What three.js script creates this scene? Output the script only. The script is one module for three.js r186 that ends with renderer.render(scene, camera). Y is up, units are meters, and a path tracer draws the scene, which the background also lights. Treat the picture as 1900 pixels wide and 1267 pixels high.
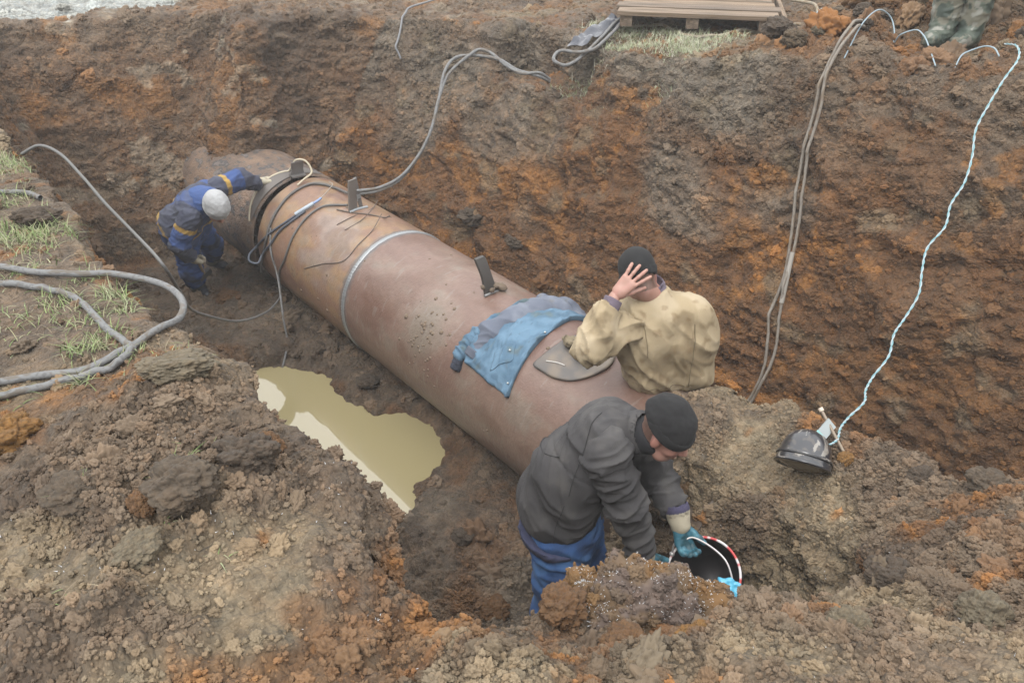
import * as THREE from 'three';
import { mergeGeometries } from 'three/addons/utils/BufferGeometryUtils.js';

// ---------------------------------------------------------------- camera, sky, sun, exposure
const scene = new THREE.Scene();
const camera = new THREE.PerspectiveCamera(45.25, 1024 / 682, 0.05, 600);
camera.position.set(0, 1.45, 0);
camera.rotation.set(-THREE.MathUtils.degToRad(31.75), 0, 0);
const renderer = new THREE.WebGLRenderer();
renderer.toneMapping = THREE.LinearToneMapping;
renderer.toneMappingExposure = 1.97;
renderer.shadowMap.enabled = true;
{ // overcast sky: an even white cloud layer, a little brighter overhead
  const w = 64, h = 32, a = new Float32Array(w * h * 4);
  for (let j = 0; j < h; j++) for (let i = 0; i < w; i++) {
    const el = Math.sin(((j + .5) / h - .5) * Math.PI), k = 1.1 + .5 * Math.max(0, el);
    a.set([k * 1.0, k * 1.0, k * 1.0, 1], (j * w + i) * 4);
  }
  const t = new THREE.DataTexture(a, w, h, THREE.RGBAFormat, THREE.FloatType);
  t.mapping = THREE.EquirectangularReflectionMapping; t.magFilter = t.minFilter = THREE.LinearFilter; t.needsUpdate = true;
  scene.background = t; scene.environment = t;
}
const sun = new THREE.DirectionalLight(new THREE.Color(1, .97, .93), 1.4);
sun.position.set(-4, 14, 5); sun.target.position.set(0, -1, -4);
sun.castShadow = true; sun.shadow.radius = 45; sun.shadow.mapSize.set(2048, 2048);
Object.assign(sun.shadow.camera, { left: -10, right: 10, top: 10, bottom: -10, near: 1, far: 40 });
scene.add(sun, sun.target);
scene.fog = new THREE.FogExp2(new THREE.Color(1, 1, 1), .0038);

// ---------------------------------------------------------------- small helpers
let seed = 12345;
const rnd = () => { seed = (seed + 0x6d2b79f5) | 0; let t = Math.imul(seed ^ (seed >>> 15), 1 | seed); t = (t + Math.imul(t ^ (t >>> 7), 61 | t)) ^ t; return ((t ^ (t >>> 14)) >>> 0) / 4294967296; };
const rr = (a, b) => a + (b - a) * rnd();
const V = (x, y, z) => new THREE.Vector3(x, y, z);
const clamp = (x, a, b) => x < a ? a : x > b ? b : x;
const sstep = (a, b, x) => { const t = clamp((x - a) / (b - a), 0, 1); return t * t * (3 - 2 * t); };
const lerp = (a, b, t) => a + (b - a) * t;
const smin = (a, b, k) => { const h = clamp(.5 + .5 * (b - a) / k, 0, 1); return b + (a - b) * h - k * h * (1 - h); };
const PERM = new Uint8Array(512);
{ const p = [...Array(256).keys()]; for (let i = 255; i > 0; i--) { const j = Math.floor(rnd() * (i + 1)); [p[i], p[j]] = [p[j], p[i]]; } for (let i = 0; i < 512; i++) PERM[i] = p[i & 255]; }
const gr = (h, x, y, z) => { h &= 15; const u = h < 8 ? x : y, v = h < 4 ? y : h === 12 || h === 14 ? x : z; return ((h & 1) ? -u : u) + ((h & 2) ? -v : v); };
function noise(x, y, z) {
  const X0 = Math.floor(x), Y0 = Math.floor(y), Z0 = Math.floor(z), X = X0 & 255, Y = Y0 & 255, Z = Z0 & 255;
  x -= X0; y -= Y0; z -= Z0;
  const u = x * x * x * (x * (x * 6 - 15) + 10), v = y * y * y * (y * (y * 6 - 15) + 10), w = z * z * z * (z * (z * 6 - 15) + 10);
  const A = PERM[X] + Y, AA = PERM[A] + Z, AB = PERM[A + 1] + Z, B = PERM[X + 1] + Y, BA = PERM[B] + Z, BB = PERM[B + 1] + Z;
  return lerp(lerp(lerp(gr(PERM[AA], x, y, z), gr(PERM[BA], x - 1, y, z), u), lerp(gr(PERM[AB], x, y - 1, z), gr(PERM[BB], x - 1, y - 1, z), u), v),
    lerp(lerp(gr(PERM[AA + 1], x, y, z - 1), gr(PERM[BA + 1], x - 1, y, z - 1), u), lerp(gr(PERM[AB + 1], x, y - 1, z - 1), gr(PERM[BB + 1], x - 1, y - 1, z - 1), u), v), w);
}
const fbm = (x, y, z, o) => { let a = 1, s = 0; for (let i = 0; i < o; i++) { s += a * noise(x, y, z); a *= .5; x = x * 2.03 + 7.1; y = y * 2.03 + 3.3; z = z * 2.03 + 5.7; } return s; };
function worley(x, y, z) { // squared distance to the nearest jittered point, and that cell's hash
  const X = Math.floor(x), Y = Math.floor(y), Z = Math.floor(z); let best = 9, id = 0;
  for (let i = -1; i < 2; i++) for (let j = -1; j < 2; j++) for (let k = -1; k < 2; k++) {
    const h = PERM[PERM[PERM[(X + i) & 255] + ((Y + j) & 255)] + ((Z + k) & 255)];
    const dx = X + i + PERM[h] / 256 - x, dy = Y + j + PERM[h + 1] / 256 - y, dz = Z + k + PERM[h + 2] / 256 - z;
    const d = dx * dx + dy * dy + dz * dz; if (d < best) { best = d; id = h; }
  }
  worley.id = id; return best;
}
const taken = {};
const numbered = (n) => { if (!(n in taken)) { taken[n] = 0; return n; } return n + '_' + String(++taken[n]).padStart(3, '0'); };
const dress = (o) => { o.traverse((m) => { if (m.isMesh) { m.castShadow = true; m.receiveShadow = true; } }); return o; };
function tag(o, label, category, group, kind) { // userData of a top-level object
  if (label) o.userData.label = label; if (category) o.userData.category = category; if (group) o.userData.group = group; if (kind) o.userData.kind = kind;
  if (!o.parent) scene.add(o); return dress(o);
}
function thing(name, label, category, group, pos = [0, 0, 0]) { const g = new THREE.Group(); g.name = numbered(name); g.position.set(...pos); tag(g, label, category, group); return g; }
function part(parent, name, geo, mat, label) { const m = new THREE.Mesh(geo, mat); m.name = name; if (label) m.userData.label = label; m.castShadow = m.receiveShadow = true; parent.add(m); return m; }
const rgb = (r, g, b) => new THREE.Color().setRGB(r, g, b);
const std = (r, g, b, rough, extra = {}) => new THREE.MeshStandardMaterial({ color: rgb(r, g, b), roughness: rough, ...extra });

// the trench frame: x runs along the pipe away from the camera (s), z across it to the far wall (l)
const FX = 2.22228201, FZ = -1.8263735, DX = -0.63493195, DZ = -0.77256807, EX = 0.77256807, EZ = -0.63493195, TURN = Math.atan2(.77256807, -.63493195);
const toW = (s, y, l) => V(FX + DX * s + EX * l, y, FZ + DZ * s + EZ * l);
const toS = (p) => [(p.x - FX) * DX + (p.z - FZ) * DZ, p.y, (p.x - FX) * EX + (p.z - FZ) * EZ];
const inTrench = (o) => { o.position.set(FX, 0, FZ); o.rotation.y = TURN; return o; };
const PIPE_Y = -1.575, PIPE_R = .51;

// ---------------------------------------------------------------- terrain: banks, walls and floor of the excavation
const CTRL = [ // s, l, height of the dug ground and the banks
  [.15, -1.42, 0], [.53, -1.75, -.12], [.87, -2.16, -.12], [1.15, -2.58, -.05], [1.46, -3.01, 0], [1.18, -2.09, -.35], [1.17, -1.81, -.5], [1.02, -1.55, -.6], [.93, -1.04, -.8], [.78, -.8, -.8],
  [.89, -.22, -.95], [1.29, -.12, -1.0], [1.12, .11, -.95], [.82, .08, -.85], [.6, .15, -.65], [.36, -.61, -.4], [.42, -.99, -.42], [1.68, -.2, -1.08], [1.75, .1, -1.0], [1.9, .3, -1.15], [1.35, -.31, -1.15],
  [1.5, -2.08, -.15], [1.78, -2.08, -.02], [1.28, -2.1, -.25], [2.2, -2.2, 0], [2, -2.1, .02], [2, -2.31, .01], [1.4, -2.32, .02], [1.48, -2.68, .03], [2.36, -2.83, 0], [0, -2.88, 0], [-1, -2, 0], [-1, -4, 0],
  [3, -2.2, 0], [4, -2.1, 0], [5, -2.05, 0], [6, -2, 0], [7.5, -1.8, 0], [4, -4, 0], [7, -4, 0], [10, -4, 0], [9.3, -1.9, -.02], [11, 0, -.15], [9.1, -1.2, -.02], [9.15, -.4, -.06], [9.1, .6, -.02], [10, -.6, -.22], [10.2, .6, -.2], [11, 3.5, -.1],
  [2.7, 2.2, .30], [1.8, 2.25, .36], [2.45, 2.8, .27], [2.7, 2.9, .26], [2.2, 2.9, .27], [2.1, 2.5, .25], [2.35, 2.3, .24], [3.5, 2.2, .18], [3.5, 2.7, .12], [4.4, 2.1, .01], [5.5, 2.5, 0], [6.6, 2.5, 0], [7.6, 1.6, -.05], [2, 3.8, 1.0], [2.9, 3.9, .95], [1.2, 3.4, .85], [4.3, 3.6, .02], [3.6, 3.6, .2], [5, 3.2, .01], [6, 4, 0],
  [1, 2.4, .5], [0, 2.4, .4], [.2, 1.2, -.45], [-.8, .5, -.1], [-1, 3, .3],
];
const RBF = (() => { // linear radial basis through the control points, with a plane
  const n = CTRL.length, N = n + 3, M = [];
  for (let i = 0; i < N; i++) { M.push(new Float64Array(N + 1)); }
  for (let i = 0; i < n; i++) {
    for (let j = 0; j < n; j++) M[i][j] = Math.hypot(CTRL[i][0] - CTRL[j][0], CTRL[i][1] - CTRL[j][1]);
    M[i][i] -= .02; M[i][n] = M[n][i] = 1; M[i][n + 1] = M[n + 1][i] = CTRL[i][0]; M[i][n + 2] = M[n + 2][i] = CTRL[i][1]; M[i][N] = CTRL[i][2];
  }
  for (let c = 0; c < N; c++) {
    let p = c; for (let r = c + 1; r < N; r++) if (Math.abs(M[r][c]) > Math.abs(M[p][c])) p = r;
    [M[c], M[p]] = [M[p], M[c]];
    for (let r = 0; r < N; r++) if (r !== c) { const k = M[r][c] / M[c][c]; if (k) for (let q = c; q <= N; q++) M[r][q] -= k * M[c][q]; }
  }
  return M.map((r, i) => r[N] / r[i]);
})();
function bankY(s, l) { const n = CTRL.length; let v = RBF[n] + RBF[n + 1] * s + RBF[n + 2] * l; for (let i = 0; i < n; i++) v += RBF[i] * Math.hypot(s - CTRL[i][0], l - CTRL[i][1]); return v; }
const FLOOR = [ // outline of the trench floor: s, l, steepness of the wall that rises there
  [1.4, -2.0, 7], [1.4, -1.7, 6], [1.3, -1.35, 5], [1.16, -1.05, 3.4], [1.14, -.56, 3.0], [1.5, -.56, 3.2], [1.78, -.68, 3.2], [2.12, -.64, 3], [2.35, -.2, 2.8], [2.45, .25, 2.6], [2.2, .55, 2.3], [1.6, .78, 1.9], [.9, .85, 1.9], [.2, 1.0, 2.2], [-.6, 1.1, 2.6], [-.6, 1.22, 2.6],
  [1.5, 1.25, 2.7], [3, 1.25, 2.7], [5, 1.22, 2.6], [6.4, .98, 2.3], [6.9, .62, 2.4], [6.95, .2, 3], [7.0, -.35, 3], [7.7, -.7, 1.7], [7.75, -1.4, 1.75], [7.4, -1.9, 6], [6.4, -2.0, 11], [4, -2.08, 12], [2.35, -2.12, 12], [2.08, -2.03, 12], [1.7, -2.0, 10],
];
function floorDist(s, l) { // distance outside the floor outline (0 inside) and the steepness there
  let best = 1e9, k = 1, inside = false; const n = FLOOR.length;
  for (let i = 0, j = n - 1; i < n; j = i++) {
    const a = FLOOR[j], b = FLOOR[i], dx = b[0] - a[0], dz = b[1] - a[1], t = clamp(((s - a[0]) * dx + (l - a[1]) * dz) / (dx * dx + dz * dz), 0, 1);
    const d = Math.hypot(s - a[0] - dx * t, l - a[1] - dz * t);
    if (d < best) { best = d; k = lerp(a[2], b[2], t); }
    if ((a[1] > l) !== (b[1] > l) && s < (b[0] - a[0]) * (l - a[1]) / (b[1] - a[1]) + a[0]) inside = !inside;
  }
  floorDist.k = k; return inside ? -best : best;
}
const POOL = [[5.62, -1.1], [5.5, -.73], [5.13, -.56], [4.82, -.64], [4.42, -.6], [4.3, -.34], [3.88, -.24], [3.63, -.4], [3.51, -.73], [3.32, -1.0], [3.15, -1.5], [3.4, -2.1], [5.5, -2.1], [5.7, -1.5]];
function poolDist(s, l) {
  let best = 1e9, inside = false;
  for (let i = 0, j = POOL.length - 1; i < POOL.length; j = i++) {
    const a = POOL[j], b = POOL[i], dx = b[0] - a[0], dz = b[1] - a[1], t = clamp(((s - a[0]) * dx + (l - a[1]) * dz) / (dx * dx + dz * dz), 0, 1);
    best = Math.min(best, Math.hypot(s - a[0] - dx * t, l - a[1] - dz * t));
    if ((a[1] > l) !== (b[1] > l) && s < (b[0] - a[0]) * (l - a[1]) / (b[1] - a[1]) + a[0]) inside = !inside;
  }
  return inside ? -best : best;
}
const WATER_Y = -2.2;
function baseY(s, l) {
  const G = bankY(s, l);
  const ws = s + .10 * noise(s * 1.7, 3.3, l * 1.7) + .05 * noise(s * 5, 8.1, l * 5), wl = l + .09 * noise(s * 1.6, 9.7, l * 1.6) + .045 * noise(s * 4.6, 1.9, l * 4.6);
  const d = floorDist(ws, wl), k = floorDist.k;
  let fl = -2.11 + .05 * fbm(s * 1.6, 2.2, l * 1.6, 3);
  const far = sstep(5.4, 7, s) * .05; fl += far;
  const pd = poolDist(s + .07 * noise(s * 4, 5, l * 4) + .05 * noise(s * 11, 6, l * 11), l + .07 * noise(s * 4, 15, l * 4) + .05 * noise(s * 11, 16, l * 11));
  fl = lerp(fl, -2.4, sstep(.1, -.22, pd)); fl = Math.max(fl, pd > .12 ? -2.17 : -9);
  if (d <= 0) return Math.min(fl, G);
  // the shelf high in the far wall
  let w = fl + d * k;
  const shelf = sstep(4.5, 4.9, s) * sstep(6.5, 6.0, s);
  if (shelf > 0 && l > 0) w = Math.min(w, lerp(9, -.42 + .12 * noise(s * 3, 0, 4) + Math.max(0, l - 2.25 + .1 * noise(s * 3, 1, 2)) * 6, shelf));
  // talus at the foot of the walls
  w = Math.max(w, fl); 
  return smin(w, G, .07);
}
// trodden, sandy places on the banks
const TRODDEN = [[1.42, -2.58, .3], [1.75, -2.98, .28], [1.15, -.32, .38], [.55, -1.05, .22], [.45, -1.7, .2], [2.5, -2.75, .3], [1.62, -.1, .3]];
function trodden(s, l) { let t = 0; for (const [a, b, r] of TRODDEN) t = Math.max(t, sstep(r, r * .35, Math.hypot(s - a, l - b) + .22 * fbm(s * 4, 3, l * 4, 2))); return t; }
// relief of the soil along the surface normal: lumps, crumbs and hollows
function relief(s, y, l, ny, fine) {
  const near = sstep(2.9, 1.9, s) * sstep(1.2, .4, l), left = sstep(-1.95, -2.1, l) * sstep(2.0, 2.5, s) * sstep(-.5, -.1, y), fl = sstep(-1.75, -2.0, y), wall = sstep(.1, .75, 1 - Math.abs(ny)) * (1 - fl);
  const spoil = sstep(2.0, 2.4, l) * sstep(3.9, 3.4, s);
  let v = .07 * fbm(s * 1.9, y * 1.9, l * 1.9, 3) * (1 - .7 * fl) * (1 - .6 * left);
  const patch = sstep(-.3, .25, fbm(s * 1.4 + 20, y * 1.4, l * 1.4, 2));         // crumbly here, smooth-trodden there
  const rough = lerp(lerp(.3, 1.15, patch), 1.2, spoil) * (1 - .55 * left) * (y > -1.5 ? 1 - .7 * trodden(s, l) : 1);
  if (wall > .02) { // torn, layered clay
    const m1 = sstep(-.25, .25, noise(s * .9 + 3, y * 1.1, l)), m2 = sstep(.0, .35, noise(s * 1.1 + 8, y * 1.3 + 4, l)), wp = .25 * noise(s * 1.3, y * 1.3, l + 6);
    const r = 1 - Math.abs(noise(s * 2.0 + wp, y * 2.6 + wp * 2, l * 2)) * 2.4; v += wall * (.015 + .045 * m1) * r;
    const q = 1 - Math.abs(noise(s * 4.2 + wp * 3, y * 9 + wp * 6, l * 4)) * 2.4; v += wall * .03 * (1 - .6 * m1) * q;
    v += wall * .026 * m2 * noise(s * 15 + wp * 3, y * 2.2, l * 9);                    // marks of the digger's teeth
    const c = Math.abs(noise(s * 5 + wp * 4, y * 6, l * 5 + 9)); v -= wall * .03 * Math.max(0, 1 - c * 16);   // cracks
    v += wall * .016 * fbm(s * 18, y * 24, l * 18, 2);
  }
  const w0 = worley(s * 3.6 + 5, y * 3.6, l * 3.6); v += .09 * (near * .55 * rough + spoil * .6) * (1 - wall * .5) * Math.max(0, .8 - w0 * 1.9);
  const a = worley(s * 8, y * 8, l * 8); v += .055 * rough * (1 - wall * .5) * Math.max(0, 1 - a * 1.8) * (.4 + near * .45 + spoil * .8 + fl * .45);
  const b = worley(s * 19 + 3, y * 19, l * 19); v += .028 * rough * Math.max(0, 1 - b * 1.7) * (.6 + near * .5 + spoil * .6 - wall * .25);
  if (fine) { const c = worley(s * 42 + 9, y * 42, l * 42); v += .016 * rough * Math.max(0, 1 - c * 1.7) * (.8 + near * .4); }
  v += .007 * fbm(s * 22, y * 22, l * 22, 2);
  if (l > 2.1 && s < 3.2) v *= 1 - .75 * sstep(.55, .25, Math.hypot(s - 2.42, (l - 2.65) * .8)); // trampled by the standing person
  return v;
}
const groundY = (s, l) => { const y = baseY(s, l); return y + relief(s, y, l, 1, true); };
const groundAt = (x, z) => { const a = toS(V(x, 0, z)); return groundY(a[0], a[2]); };
// soil colours
const C_GREY = [.152, .108, .071], C_SAND = [.236, .182, .114], C_ORANGE = [.26, .112, .025], C_RUST = [.148, .065, .020], C_DARK = [.066, .045, .030], C_CLAY = [.172, .146, .112], C_PALE = [.30, .26, .195];
const mixc = (o, c, t) => { t = clamp(t, 0, 1); o[0] += (c[0] - o[0]) * t; o[1] += (c[1] - o[1]) * t; o[2] += (c[2] - o[2]) * t; };
function soil(s, y, l, ny, o) {
  const n1 = fbm(s * .9 + 11, y * .9, l * .9, 3), n2 = fbm(s * 2.6 + 31, y * 3.2, l * 2.6, 3), n3 = fbm(s * 8 + 51, y * 9, l * 8, 2), n4 = noise(s * 30, y * 30, l * 30), n5 = fbm(s * 1.5 + 71, y * 2.2, l * 1.5, 3);
  o[0] = C_GREY[0]; o[1] = C_GREY[1]; o[2] = C_GREY[2];
  if (l > .55 && y < 1 && s < 7.2 && ny < .8) { // the far wall: grey upper layer over rusty clay
    const lay = y + .42 * n1 + .22 * n2;
    mixc(o, C_DARK, sstep(-.1, .5, n2 + .2 * n3) * .75);
    mixc(o, C_RUST, sstep(-.2, -.85, lay + sstep(3.6, 2.2, s) * -.25) * .9);
    mixc(o, C_ORANGE, sstep(.24, .46, n5 * .8 + .55 * n3 + .15 * n4 + sstep(-.3, -1.0, y) * .14 - sstep(-.8, -.3, y) * .25) * .6);
    mixc(o, [.10, .048, .017], sstep(2.6, 1.8, s) * sstep(-.5, -1.1, y + .3 * n2) * .6);  // dark brown clay; the weaker light low in the pit is painted in too
    mixc(o, C_CLAY, sstep(.05, .5, n1 - .2 * n2 + sstep(2.6, 3.6, s) * .42 - sstep(-.7, -1.3, y) * .7 - sstep(.1, .3, y) * .5 - sstep(2.8, 2.2, s) * .35) * .65);
    mixc(o, C_SAND, sstep(.25, .6, n2 - .3 * n3) * .5);
    if (s < 3 && y > -.2) mixc(o, C_RUST, sstep(-.2, .3, n3 + n2) * .5);
  } else if (y < -1.75) { // floor: wet, dark
    mixc(o, C_DARK, .32 + .5 * n2); mixc(o, C_RUST, sstep(.05, .5, n5 + .3 * n3) * .7); mixc(o, C_CLAY, sstep(.0, .5, n1 + .3 * n3) * .4);
  } else if (s > 6.6 && l > -1.9) { // far end bank: red-brown
    mixc(o, C_RUST, .55 + .5 * n2 - sstep(-.6, 0, y) * .35); mixc(o, C_ORANGE, sstep(.1, .5, n5 + .3 * n3) * .5); mixc(o, C_DARK, sstep(.1, .5, n1 + .5 * n2) * .6); mixc(o, C_PALE, sstep(.3, .55, n2 + .25 * n3 - n1 * .3) * .5);
  } else if (l < -1.7 && ny < .75 && y < -.12 && s > 1.75) { // left wall
    mixc(o, C_RUST, .5 + n2); mixc(o, C_ORANGE, sstep(-.1, .4, n5 + .3 * n3) * .75); mixc(o, C_DARK, sstep(.1, .5, n1 - n3 * .4) * .7);
  } else { // banks
    mixc(o, C_SAND, sstep(.0, .45, n1 * .9 + .35 * n2 + .12) * .85);
    mixc(o, C_DARK, sstep(.08, .5, n2 * .8 + .35 * n3 - n1 * .2) * .7);
    mixc(o, C_SAND, trodden(s, l) * .8);
    mixc(o, C_RUST, sstep(.12, .42, n5 * .8 + .45 * n3 + .1 * n4 + (s < 1.75 && y < -.25 && l < -1 ? .3 : 0) + (l > 2 ? .3 : 0) - (s > 1.6 && l < -2 ? .2 : 0)) * .68);
    mixc(o, C_ORANGE, sstep(.45, .62, n5 * .5 + .75 * n3 + .2 * n4) * .42);
  }
  if (s > 8.4 && y > -.6) mixc(o, [.40, .42, .40], sstep(9.2, 9.5, s + .4 * n2 + .25 * n3 - Math.max(0, l - .3) * .9) * .9); // pale field beyond the pit, frost and distant mist both put in its colour
  const k = 1 + .34 * n3 + .32 * n4; o[0] *= k; o[1] *= k; o[2] *= k;
  return o;
}
// soil grain textures
const tileNoise = (() => { const T = (x, y, p, z) => { // gradient noise that repeats after p cells
  const X0 = Math.floor(x), Y0 = Math.floor(y); const fx = x - X0, fy = y - Y0, u = fx * fx * (3 - 2 * fx), v = fy * fy * (3 - 2 * fy);
  const h = (i, j) => PERM[PERM[((i % p) + p) % p + z] + ((j % p) + p) % p] / 255 * 2 - 1;
  return lerp(lerp(h(X0, Y0), h(X0 + 1, Y0), u), lerp(h(X0, Y0 + 1), h(X0 + 1, Y0 + 1), u), v); }; return T; })();
function tileWorley(x, y, p, z) { const X = Math.floor(x), Y = Math.floor(y); let b = 9; for (let i = -1; i < 2; i++) for (let j = -1; j < 2; j++) { const h = PERM[PERM[((X + i) % p + p) % p + z] + ((Y + j) % p + p) % p], dx = X + i + PERM[h] / 256 - x, dy = Y + j + PERM[h + 1] / 256 - y; b = Math.min(b, dx * dx + dy * dy); } return b; }
const TEX = 768;
const dataTex = (N, fn, srgb, M = N) => { const a = new Uint8Array(N * M * 4); const c = [0, 0, 0]; for (let j = 0; j < M; j++) for (let i = 0; i < N; i++) { fn(i / N, j / M, c); const q = (j * N + i) * 4; a[q] = clamp(c[0] * 255, 0, 255); a[q + 1] = clamp(c[1] * 255, 0, 255); a[q + 2] = clamp(c[2] * 255, 0, 255); a[q + 3] = 255; } const t = new THREE.DataTexture(a, N, M); t.wrapS = t.wrapT = THREE.RepeatWrapping; t.magFilter = THREE.LinearFilter; t.minFilter = THREE.LinearMipmapLinearFilter; t.generateMipmaps = true; if (srgb) t.colorSpace = THREE.SRGBColorSpace; t.needsUpdate = true; return t; };
const soilBump = dataTex(TEX, (u, v, c) => {
  const w1 = Math.max(0, 1 - tileWorley(u * 22, v * 22, 22, 3) * 1.8), w2 = Math.max(0, 1 - tileWorley(u * 55, v * 55, 55, 40) * 1.8), w3 = Math.max(0, 1 - tileWorley(u * 120, v * 120, 120, 90) * 1.8);
  const k = .45 * w1 + .35 * w2 + .2 * w3; c[0] = c[1] = c[2] = k;
}, false);
const soilGrain = dataTex(TEX, (u, v, c) => {
  const g = tileNoise(u * 120, v * 120, 120, 11) * .06 + tileNoise(u * 60, v * 60, 60, 21) * .08 + tileNoise(u * 25, v * 25, 25, 61) * .08;
  const sp = tileWorley(u * 60, v * 60, 60, 77) < .012 ? .35 : 0; const b = .84 + g;
  c[0] = b + sp + .02 * tileNoise(u * 40, v * 40, 40, 5); c[1] = b + sp; c[2] = b + sp * .9 - .02 * tileNoise(u * 40, v * 40, 40, 5);
}, true);
const SOIL_TILE = 1.1;
const soilMat = new THREE.MeshStandardMaterial({ color: rgb(1.0, 1.0, 1.0), vertexColors: true, roughness: .96, map: soilGrain, bumpMap: soilBump, bumpScale: .02 });
function terrainMesh(name, s0, s1, l0, l1, cell, fine, skip) {
  const ni = Math.round((s1 - s0) / cell) + 1, nj = Math.round((l1 - l0) / cell) + 1, H = new Float32Array(ni * nj);
  for (let i = 0; i < ni; i++) for (let j = 0; j < nj; j++) H[i * nj + j] = baseY(s0 + i * cell, l0 + j * cell) / cell; // in cells
  const P = [], start = new Int32Array((ni - 1) * (nj - 1)), low = new Int32Array((ni - 1) * (nj - 1));
  for (let i = 0; i < ni - 1; i++) for (let j = 0; j < nj - 1; j++) {
    const c = i * (nj - 1) + j, h = [H[i * nj + j], H[(i + 1) * nj + j], H[(i + 1) * nj + j + 1], H[i * nj + j + 1]], X = [0, 1, 1, 0], Z = [0, 0, 1, 1];
    const a = Math.floor(Math.min(...h)), b = Math.floor(Math.max(...h)); start[c] = P.length / 3; low[c] = a;
    for (let k = a; k <= b; k++) { // one vertex per cell that the surface crosses
      let sx = 0, sy = 0, sz = 0, m = 0;
      for (let e = 0; e < 4; e++) { const f = (e + 1) & 3;
        if (h[e] >= k && h[e] < k + 1) { sx += X[e]; sy += h[e] - k; sz += Z[e]; m++; }
        for (let q = k; q <= k + 1; q++) if ((h[e] > q) !== (h[f] > q)) { const t = (q - h[e]) / (h[f] - h[e]); sx += lerp(X[e], X[f], t); sy += q - k; sz += lerp(Z[e], Z[f], t); m++; } }
      m = m || 1; P.push(s0 + (i + sx / m) * cell, (k + sy / m) * cell, l0 + (j + sz / m) * cell);
    }
  }
  const Q = []; // quads
  const at = (i, j, k) => { const c = i * (nj - 1) + j; return start[c] + k - low[c]; };
  const inSkip = skip ? (s, l) => s > skip[0] && s < skip[1] && l > skip[2] && l < skip[3] : () => false;
  for (let i = 1; i < ni - 1; i++) for (let j = 1; j < nj - 1; j++) {
    if (inSkip(s0 + i * cell, l0 + j * cell)) continue;
    const h = H[i * nj + j], k = Math.floor(h);
    Q.push(at(i - 1, j - 1, k), at(i - 1, j, k), at(i, j, k), at(i, j - 1, k));
    let g = H[(i + 1) * nj + j];
    if (i < ni - 2) for (let q = Math.floor(Math.min(h, g)) + 1; q <= Math.floor(Math.max(h, g)); q++) { const a = at(i, j - 1, q - 1), b = at(i, j, q - 1), c = at(i, j, q), d = at(i, j - 1, q); h > g ? Q.push(a, d, c, b) : Q.push(a, b, c, d); }
    g = H[i * nj + j + 1];
    if (j < nj - 2) for (let q = Math.floor(Math.min(h, g)) + 1; q <= Math.floor(Math.max(h, g)); q++) { const a = at(i - 1, j, q - 1), b = at(i - 1, j, q), c = at(i, j, q), d = at(i, j, q - 1); h > g ? Q.push(a, d, c, b) : Q.push(a, b, c, d); }
  }
  const normals = (pos) => { const N = new Float32Array(pos.length);
    for (let q = 0; q < Q.length; q += 4) {
      const a = Q[q] * 3, b = Q[q + 1] * 3, c = Q[q + 2] * 3, d = Q[q + 3] * 3, ux = pos[c] - pos[a], uy = pos[c + 1] - pos[a + 1], uz = pos[c + 2] - pos[a + 2], vx = pos[d] - pos[b], vy = pos[d + 1] - pos[b + 1], vz = pos[d + 2] - pos[b + 2];
      const nx = uy * vz - uz * vy, ny = uz * vx - ux * vz, nz = ux * vy - uy * vx;
      for (const v of [a, b, c, d]) { N[v] += nx; N[v + 1] += ny; N[v + 2] += nz; }
    }
    for (let v = 0; v < N.length; v += 3) { const m = Math.hypot(N[v], N[v + 1], N[v + 2]) || 1; N[v] /= m; N[v + 1] /= m; N[v + 2] /= m; } return N; };
  let pos = new Float32Array(P); let N = normals(pos);
  for (let it = 0; it < 2; it++) { // soften the stair-steps of the grid before the relief is added
    const acc = new Float32Array(pos.length), cnt = new Uint8Array(pos.length / 3);
    for (let q = 0; q < Q.length; q += 4) for (let e = 0; e < 4; e++) { const a = Q[q + e], b = Q[q + ((e + 1) & 3)]; for (let x = 0; x < 3; x++) { acc[a * 3 + x] += pos[b * 3 + x]; acc[b * 3 + x] += pos[a * 3 + x]; } cnt[a]++; cnt[b]++; }
    const nx = new Float32Array(pos); for (let v = 0; v < cnt.length; v++) if (cnt[v] >= 6) for (let x = 0; x < 3; x++) nx[v * 3 + x] = lerp(pos[v * 3 + x], acc[v * 3 + x] / cnt[v], .6); pos = nx;
  }
  N = normals(pos);
  const col = new Float32Array(pos.length), o = [0, 0, 0];
  for (let v = 0; v < pos.length; v += 3) {
    const s = pos[v], y = pos[v + 1], l = pos[v + 2], r = relief(s, y, l, N[v + 1], fine);
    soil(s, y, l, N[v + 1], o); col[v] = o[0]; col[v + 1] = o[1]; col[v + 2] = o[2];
    pos[v] += N[v] * r; pos[v + 1] += N[v + 1] * r; pos[v + 2] += N[v + 2] * r;
  }
  N = normals(pos);
  // texture coordinates in metres on the plane each face lies nearest to; vertices are split where that plane changes
  const maps = [new Int32Array(pos.length / 3).fill(-1), new Int32Array(pos.length / 3).fill(-1), new Int32Array(pos.length / 3).fill(-1)], src = [], ax = [], idx = new Uint32Array(Q.length / 4 * 6);
  for (let q = 0, w = 0; q < Q.length; q += 4) {
    let nx = 0, ny = 0, nz = 0; for (let e = 0; e < 4; e++) { nx += N[Q[q + e] * 3]; ny += N[Q[q + e] * 3 + 1]; nz += N[Q[q + e] * 3 + 2]; }
    nx = Math.abs(nx); ny = Math.abs(ny) * 1.1; nz = Math.abs(nz); const A = ny >= nx && ny >= nz ? 1 : nx > nz ? 0 : 2, m = maps[A], z = [];
    for (let e = 0; e < 4; e++) { const v = Q[q + e]; if (m[v] < 0) { m[v] = src.length; src.push(v); ax.push(A); } z.push(m[v]); }
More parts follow.
